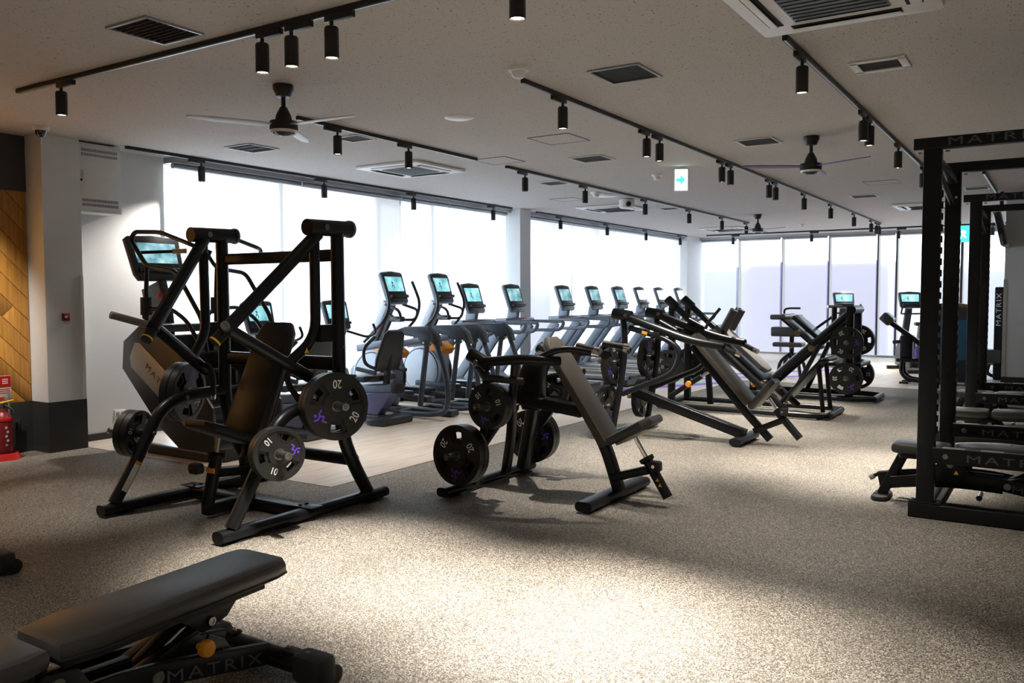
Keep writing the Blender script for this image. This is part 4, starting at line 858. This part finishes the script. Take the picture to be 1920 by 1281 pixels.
part('seat_tube', M().tube([(.93, 0, .36), (1.17, 0, .09)], .038, 0, 16), 'frame', t); part('seat_slide', M().bar([(.86, 0, .47), (.96, 0, .33)], .028, .022, .003), 'chrome', t)
k = part('adjust_knob', M().pad(rrect(.075, .075, .018), .06, .012, (1.02, -.01, .35), X_, Z_), 'rubber', t); bolt(k, (1.01, -.072, .35), (0, -1, 0), .014, 'chrome')
part('lower_beam', M().bar([(.72, 0, .13), (1.02, 0, .27)], .06, .10, .01), 'frame', t)
a = part('recline_arm', M().tube([(-.19, -.02, .43), (.16, -.02, .66)], .027, 0, 14), 'frame', t); part('arm_rod', M().tube([(.10, -.02, .62), (.24, -.02, .71)], .014, 0), 'chrome', a); part('pull_knob', M().lathe([(0, .03), (.028, .028), (.034, .0), (0, 0)], (.03, -.05, .575), (0, -1, 0), 16), 'orange', a)
for s in (-1, 1):
    y = s*.43
    part('rear_upright', M().tube([(-.66, s*.45, .07), (-.58, s*.45, .5), (-.52, s*.44, .95), (-.55, y, 1.27)], .034, .2, 14), 'frame', t)
    h = part('pivot_housing', M().tube([(-.66, y, 1.32), (-.46, y, 1.29)], .058, 0, 20), 'frame', t); bolt(h, (-.50, y-.058, 1.30), (0, -1, 0), .02)
    part('lever_arm', M().tube([(-.50, y, 1.28), (.18, s*.40, 1.05), (.50, s*.34, 1.0)], .043, .3, 16), 'frame', t)
    part('arm_grip', M().tube([(.36, s*.36, 1.05), (.62, s*.30, .93)], .026, 0, 14), 'rubber', t); part('grip_end', M().cyl((.61, s*.302, .935), (.655, s*.29, .915), .028), 'chrome', t)
    part('horn_stub', M().tube([(-.15, y-.03*s, 1.24), (.03, y-.03*s, 1.15)], .025, 0, 14), 'frame', t)
    part('loop_tube', M().tube([(-.48, s*.42, 1.17), (-.06, s*.42, 1.06), (.09, s*.42, .95), (.02, s*.42, .72), (-.56, s*.42, .47)], .029, .16, 14), 'frame', t)
    part('loop_block', M().box((-.18, s*.42, 1.10), (.10, .07, .07), .01), 'frame', t); part('orange_label', M().box((-.30, s*.42-.030, 1.123), (.06, .002, .03), 0, V((.96, 0, -.25)), Y_), 'orange', t)
    for z, x0, kg in ((.80, -.55, 20), (.33, -.62, 20)):
        a = V((x0-.02, s*.45, z)); d = V((-1, 0, .04)); horn(t, a, d, .26)
        weight_plate(kg, O+a+d*.09, d, z*3+s, '20 kg plate, lever press %s back horn %s the incline press' % ('upper' if z > .5 else 'lower', 'towards' if s < 0 else 'away from'))
# ---------------------------------------------------------------- hack squat
t = thing('hack_squat', 'black hack squat sled with twin sloping rails and shoulder rolls', 'gym machine', (-3.5, 11.0, 0)); O = V((-3.5, 11.0, 0))
for s in (-1, 1):
    part('guide_rail', M().tube([(-.88, s*.29, 1.42), (.66, s*.29, .07)], .042, 0, 16), 'frame', t)
    part('rail_cap', M().tube([(-.93, s*.29, 1.465), (-.80, s*.29, 1.35)], .06, 0, 18), 'frame', t)
    part('rear_post', M().bar([(-.86, s*.29, .08), (-.86, s*.29, 1.36)], .08, .09, .01), 'frame', t)
    part('base_bar', M().tube([(-1.0, s*.44, .05), (1.05, s*.44, .05), (1.2, s*.30, .05)], .035, .12, 12), 'frame', t)
    part('inner_rod', M().tube([(-.75, s*.17, 1.20), (.55, s*.17, .10)], .018, 0, 10), 'chrome', t)
    part('shoulder_roll', M().tube([(-.20, s*.15, 1.06), (-.06, s*.15, 1.32)], .055, 0, 18), 'pad', t)
    part('roll_bracket', M().tube([(-.16, s*.15, .90), (-.22, s*.15, 1.05), (-.08, s*.15, 1.34)], .02, .05, 10), 'frame', t)
    part('hand_lever', M().tube([(-.40, s*.30, 1.06), (-.34, s*.34, 1.16), (-.18, s*.36, 1.34)], .02, .05, 10), 'rubber', t)
    part('platform_strut', M().tube([(1.08, s*.20, .07), (1.02, s*.20, .66)], .028, 0, 12), 'frame', t)
    part('rail_stop', M().box((.42, s*.29, .24), (.10, .10, .10), .01), 'frame', t)
    part('foot_glide', M().box((1.12, s*.36, .01), (.14, .10, .02), .004), 'rubber', t)
    d = V((-.1, s, .05)); 
    for x0, z in ((-.84, .56),):
        a = V((x0, s*.34, z)); horn(t, a, d, .25); weight_plate(20, O+a+d.normalized()*.09, d, 2.5, '20 kg plate on the rear post of the hack squat, %s the lever press' % ('towards' if s < 0 else 'away from'))
sl = V((.87, 0, -.76)).normalized(); nr = V((.66, 0, .75)).normalized()
part('sled_frame', M().box(V((-.05, 0, .72))+nr*.02, (.95, .40, .05), .01, sl, Y_), 'frame', t)
part('back_pad', M().pad([(-.46, -.16), (.34, -.16), (.42, -.10), (.42, .10), (.34, .16), (-.46, .16)], .07, .025, V((-.02, 0, .74))+nr*.05, sl, Y_), 'pad_light', t)
part('foot_platform', M().pad([(-.38, -.30), (.40, -.30), (.40, .30), (-.38, .30)], .03, .006, (.82, 0, .42), V((.62, 0, .70)), Y_), 'frame', t)
part('platform_lip', M().tube([(1.04, -.27, .70), (1.12, -.27, .72), (1.12, .27, .72), (1.04, .27, .70)], .03, .05, 12), 'frame', t)
part('front_bar', M().tube([(1.18, -.36, .05), (1.18, .36, .05)], .04, 0, 12), 'frame', t); part('rear_bar', M().tube([(-.98, -.44, .05), (-.98, .44, .05)], .04, 0, 12), 'frame', t)
part('mid_leg', M().bar([(-.42, 0, .05), (-.50, 0, .98)], .07, .07, .01), 'frame', t)
g = part('gas_strut', M().tube([(-.30, -.22, .80), (.30, -.22, .36)], .024, 0, 12), 'frame_grey', t); part('release_knob', M().lathe([(0, .07), (.035, .06), (.035, 0), (0, 0)], (.22, -.24, .40), V((.5, -.6, -.5)), 16), 'orange', g)
# ---------------------------------------------------------------- leg press
t = thing('leg_press', 'black sloping leg press with large plates on its end posts, past the hack squat', 'gym machine', (-3.0, 13.0, 0)); O = V((-3.0, 13.0, 0))
for s in (-1, 1):
    part('guide_rail', M().tube([(-.75, s*.28, .11), (.50, s*.28, 1.27)], .045, 0, 14), 'frame', t)
    part('end_post', M().bar([(.50, s*.28, .06), (.50, s*.28, 1.36)], .10, .08, .01), 'frame', t)
    part('base_bar', M().tube([(-1.1, s*.42, .05), (.60, s*.42, .05), (.85, s*.30, .05)], .038, .1, 12), 'frame', t)
    part('guide_rod', M().tube([(-.62, s*.18, .30), (.40, s*.18, 1.24)], .02, 0, 10), 'chrome', t)
    part('carriage_roller', M().cyl((-.22, s*.20, .96), (-.22, s*.34, .96), .045), 'tan_steel', t); part('carriage_roller', M().cyl((-.02, s*.20, .74), (-.02, s*.34, .74), .045), 'tan_steel', t)
    part('lower_leg', M().bar([(-.25, s*.42, .06), (.10, s*.30, .80)], .06, .06, .01), 'frame', t)
    d = V((.10, s, .03))
    for z, nm in ((.84, 'upper'), (.335, 'lower')):
        a = V((.48, s*.34, z)); horn(t, a, d, .26)
        weight_plate(20, O+a+d.normalized()*.10, d, z*2+.4, '20 kg plate on the %s horn of the leg press, %s the hack squat' % (nm, 'facing' if s < 0 else 'turned from'))
part('foot_plate', M().pad([(-.33, -.32), (.30, -.32), (.30, .32), (-.33, .32)], .035, .008, (-.20, 0, .97), V((.76, 0, -.65)), Y_*-1), 'frame', t)
part('plate_back', M().box((-.13, 0, 1.03), (.5, .44, .06), .01, V((.76, 0, -.65)), Y_), 'frame', t)
part('top_roller', M().tube([(-.44, -.28, 1.20), (-.44, .28, 1.20)], .035, 0, 12), 'steel', t)
part('top_cross', M().tube([(.52, -.30, 1.30), (.52, .30, 1.30)], .06, 0, 16), 'frame', t); part('end_beam', M().bar([(.62, -.36, .52), (.62, .36, .52)], .10, .06, .02), 'frame', t)
part('hand_post', M().tube([(.16, .30, .62), (.16, .30, 1.33)], .04, 0, 14), 'frame', t); part('post_brace', M().tube([(-.14, .30, .98), (.15, .30, 1.20)], .02, 0), 'frame', t); part('post_handle', M().tube([(.08, .22, 1.34), (.25, .38, 1.34)], .022, 0), 'chrome', t)
part('seat_pad', M().pad(rrect(.38, .40, .06), .07, .025, (-.75, 0, .26)), 'pad', t); part('back_pad', M().pad(rrect(.70, .42, .06), .07, .025, (-1.20, 0, .50), V((-.80, 0, .6)), Y_), 'pad', t); part('seat_stand', M().bar([(-.95, 0, .05), (-.95, 0, .30)], .10, .10, .01), 'frame', t)
part('rear_bar', M().tube([(-1.08, -.42, .05), (-1.08, .42, .05)], .04, 0, 12), 'frame', t); part('front_bar', M().tube([(.84, -.32, .05), (.84, .32, .05)], .04, 0, 12), 'frame', t)
# ---------------------------------------------------------------- padded station, back-extension bench and stack machines far behind
t = thing('abdominal_station', 'black station with three stacked pads and orange knob near the far windows', 'gym machine', (-4.05, 15.5, 0))
part('post', M().bar([(.02, 0, .35), (.02, 0, 1.12)], .07, .07, .01), 'frame', t)
for z, h, x in ((1.12, .09, -.08), (.86, .17, -.06), (.63, .08, -.03)): part('pad', M().box((x, 0, z), (.52, .30, h), .025), 'pad', t)
part('top_handle', M().tube([(-.12, 0, 1.12), (-.12, 0, 1.26), (-.04, 0, 1.28), (.16, 0, 1.28)], .018, .05, 10), 'rubber', t)
part('knob', M().lathe([(0, .05), (.035, .045), (.035, 0), (0, 0)], (.02, -.04, .60), (0, -1, 0), 16), 'orange', t)
for s in (-1, 1): part('leg', M().tube([(.0, s*.06, .46), (-.14, s*.16, .34), (-.18, s*.22, .02)], .03, .14, 12), 'frame', t); part('leg', M().tube([(.04, s*.06, .46), (.18, s*.16, .34), (.24, s*.22, .02)], .03, .14, 12), 'frame', t)
t = thing('back_extension_bench', 'black bench with angled pad arm and curved legs beside the rack uprights', 'gym machine', (-2.15, 15.9, 0))
part('pad_head', M().box((-.36, 0, 1.10), (.20, .34, .16), .03, V((.75, 0, -.66)), Y_), 'pad', t); part('pad_arm', M().bar([(-.34, 0, 1.06), (.25, 0, .62)], .08, .12, .015), 'frame', t)
part('hub', M().box((-.05, 0, .62), (.20, .16, .40), .03), 'frame', t); part('cross_shelf', M().box((.0, 0, .40), (.40, .30, .07), .03), 'frame', t); part('hand_peg', M().tube([(-.26, -.05, .70), (-.08, -.05, .72)], .03, 0), 'rubber', t)
for s in (-1, 1): part('leg', M().tube([(-.10, s*.12, .40), (-.12, s*.14, .20), (-.02, s*.16, .08), (.24, s*.16, .05)], .032, .14, 12), 'frame', t); part('foot', M().box((-.06, s*.16, .02), (.14, .09, .04), .01), 'rubber', t)
o = part('drink_bottle', M().lathe([(0, 0), (.045, .004), (.048, .03), (.048, .16), (.03, .19), (.022, .20), (.022, .22), (0, .22)], (-2.02, 15.80, .436)), 'bottle'); tag(o, 'violet drink bottle standing on the back-extension bench', 'bottle')
t = thing('stack_machine', 'selector-weight machine with blue translucent shroud seen between the racks', 'gym machine', (-1.55, 16.05, 0))
part('shroud_frame', M().pad(rrect(.62, 1.26, .05), .22, .02, (0, .11, .68), X_, Z_), 'hull_dark', t); part('blue_panel', M().box((0, -.113, .76), (.54, .012, .68), .004), 'blue_shroud', t)
for x in (-.12, .0, .12): part('panel_rib', M().box((x, -.121, .76), (.006, .004, .66)), 'hull_dark', t)
part('top_cap', M().pad([(-.30, 0), (.30, 0), (.28, .05), (.10, .075), (-.10, .075), (-.28, .05)], .24, .01, (0, .12, 1.30), X_, Z_), 'tan_steel', t); part('base', M().box((0, 0, .035), (.70, .40, .07), .02), 'hull_dark', t); part('brand_plate', M().box((.16, -.202, .04), (.18, .004, .03)), 'white_print', t)
t = thing('stack_machine', 'black lettered weight tower with seat behind the white pillar', 'gym machine', (-.85, 17.5, 0))
tw = part('tower', M().box((0, 0, .83), (.26, .50, 1.64), .02), 'frame', t); text('lettering', 'MATRIX', .11, 'white_print', tw, (-.06, -.2505, 1.25), Z_, -X_, 1.3, 1.2, .001)
part('seat', M().box((-.16, -.10, .42), (.30, .34, .24), .03), 'pad', t); part('seat_frame', M().bar([(-.38, -.10, .28), (.1, -.10, .33)], .10, .04, .01), 'silver', t); part('seat_leg', M().tube([(-.20, -.10, .27), (-.24, -.10, .10), (-.05, -.10, .03)], .03, .08), 'frame', t)
t = thing('wall_television', 'black television on a ceiling bracket in front of the white pillar', 'television', (-.78, 14.75, CZ))
part('bracket', M().bar([(0, 0, 0), (0, 0, -.22)], .05, .05, .006), 'lamp_black', t); part('screen_body', M().box((0, .05, -.52), (.09, .95, .60), .012, V((.97, 0, .22)), Y_), 'glass_dark', t); part('mount_arm', M().box((0, .0, -.24), (.10, .20, .04), .006), 'lamp_black', t)
# ---------------------------------------------------------------- wall fittings
t = thing('equipment_box', 'white wall box with two rows of louvre slots beside the column', 'wall box', (-8.30, 5.0, 2.69))
part('body', M().box((-.0, 0, 0), (.29, .46, .68), .004), 'white_plastic', t); part('door', M().box((.148, .0, 0), (.008, .43, .64), .003), 'white_plastic', t)
for z in (.27, .225, -.225, -.27):
    for i in range(26): part('slot', M().box((.1525, -.19+i*.0148, z), (.002, .008, .028)), 'frame_grey', t)
part('maker_label', M().box((.153, -.19, .03), (.001, .03, .08)), 'silver_blue', t); part('latch', M().cyl((.15, -.20, -.03), (.158, -.20, -.03), .012), 'frame', t)
t = thing('alarm_button', 'small dark red call button plate on the white column', 'alarm button', (-8.145, 4.60, 1.31))
part('plate', M().box((.006, 0, 0), (.012, .075, .075), .003), 'red_dark', t); part('button', M().lathe([(0, .006), (.012, .005), (.014, 0)], (.012, 0, 0), X_, 14), 'white_plastic', t)
def outlet(p, label, mt, plug):
    t = thing('power_outlet', label, 'outlet', p); part('cover', M().box((.005, 0, 0), (.01, .12, .12) if plug else (.01, .075, .12), .003), mt, t)
    for y in ((-.025, .03) if plug else (0,)): part('socket', M().box((.011, y, .0), (.004, .035, .075), .002), 'silver' if plug else 'frame', t)
    if plug: part('plug', M().box((.028, .03, -.01), (.03, .03, .035), .006), 'rubber', t); part('cable', M().tube([(.04, .03, -.01), (.07, .08, -.02), (.09, .22, -.03), (.09, .5, -.14)], .006, .06, 8), 'rubber', t)
    return t
outlet((WX, 5.33, .235), 'white double power outlet with black plug low on the white wall', 'white_plastic', True); outlet((WX+.022, 4.24, .265), 'dark power outlet in the dark base of the oak wall', 'dark_base', False)
t = thing('fire_extinguisher', 'red fire extinguisher in a red round stand by the oak wall', 'fire extinguisher', (-8.22, 4.02, 0))
part('stand', M().lathe([(0, .01), (.10, .01), (.10, .06), (.12, .06), (.14, .012), (.145, 0), (0, 0)], (0, 0, 0), n=28), 'red', t)
c = part('cylinder', M().lathe([(0, .02), (.075, .02), (.08, .035), (.08, .37), (.066, .41), (.03, .44), (.022, .47), (0, .47)], (0, 0, 0), n=28), 'red_dark', t); part('shoulder_band', M().lathe([(.081, .36), (.0825, .36), (.0825, .385), (.078, .395)], (0, 0, 0), n=28), 'red', c)
for i in range(5): part('printed_mark', M().box((.081, -.01+.012*(i % 2), .14+i*.04), (.002, .022, .022), 0), 'tan_strip' if i == 0 else 'white_print', c)
part('valve', M().cyl((0, 0, .47), (0, 0, .52), .02), 'steel', t); part('lever', M().bar([(-.02, -.02, .52), (.03, .09, .545)], .02, .012, .003), 'yellow', t); part('hose', M().tube([(0, .02, .50), (.06, .07, .46), (.085, .06, .30), (.086, .05, .12)], .010, .05, 8), 'rubber', t)
part('sign_pole', M().cyl((-.06, .09, .04), (-.06, .09, .60), .008), 'silver', t)
sg = part('sign_board', M().box((-.06, .03, .645), (.006, .17, .25), .001), 'white_plastic', t); part('sign_header', M().box((-.0565, .03, .715), (.001, .165, .105)), 'red', sg)
for i in range(3):
    part('sign_glyph', M().box((-.0555, .06+.0*i, .735-.018*i), (.001, .05, .010)), 'white_print', sg)
for i in range(3): part('sign_line', M().box((-.0563, .04, .645-.018*i), (.001, .12, .006)), 'red', sg)
part('sign_arrow', M().box((-.0563, .02, .555), (.001, .06, .03)), 'red', sg)
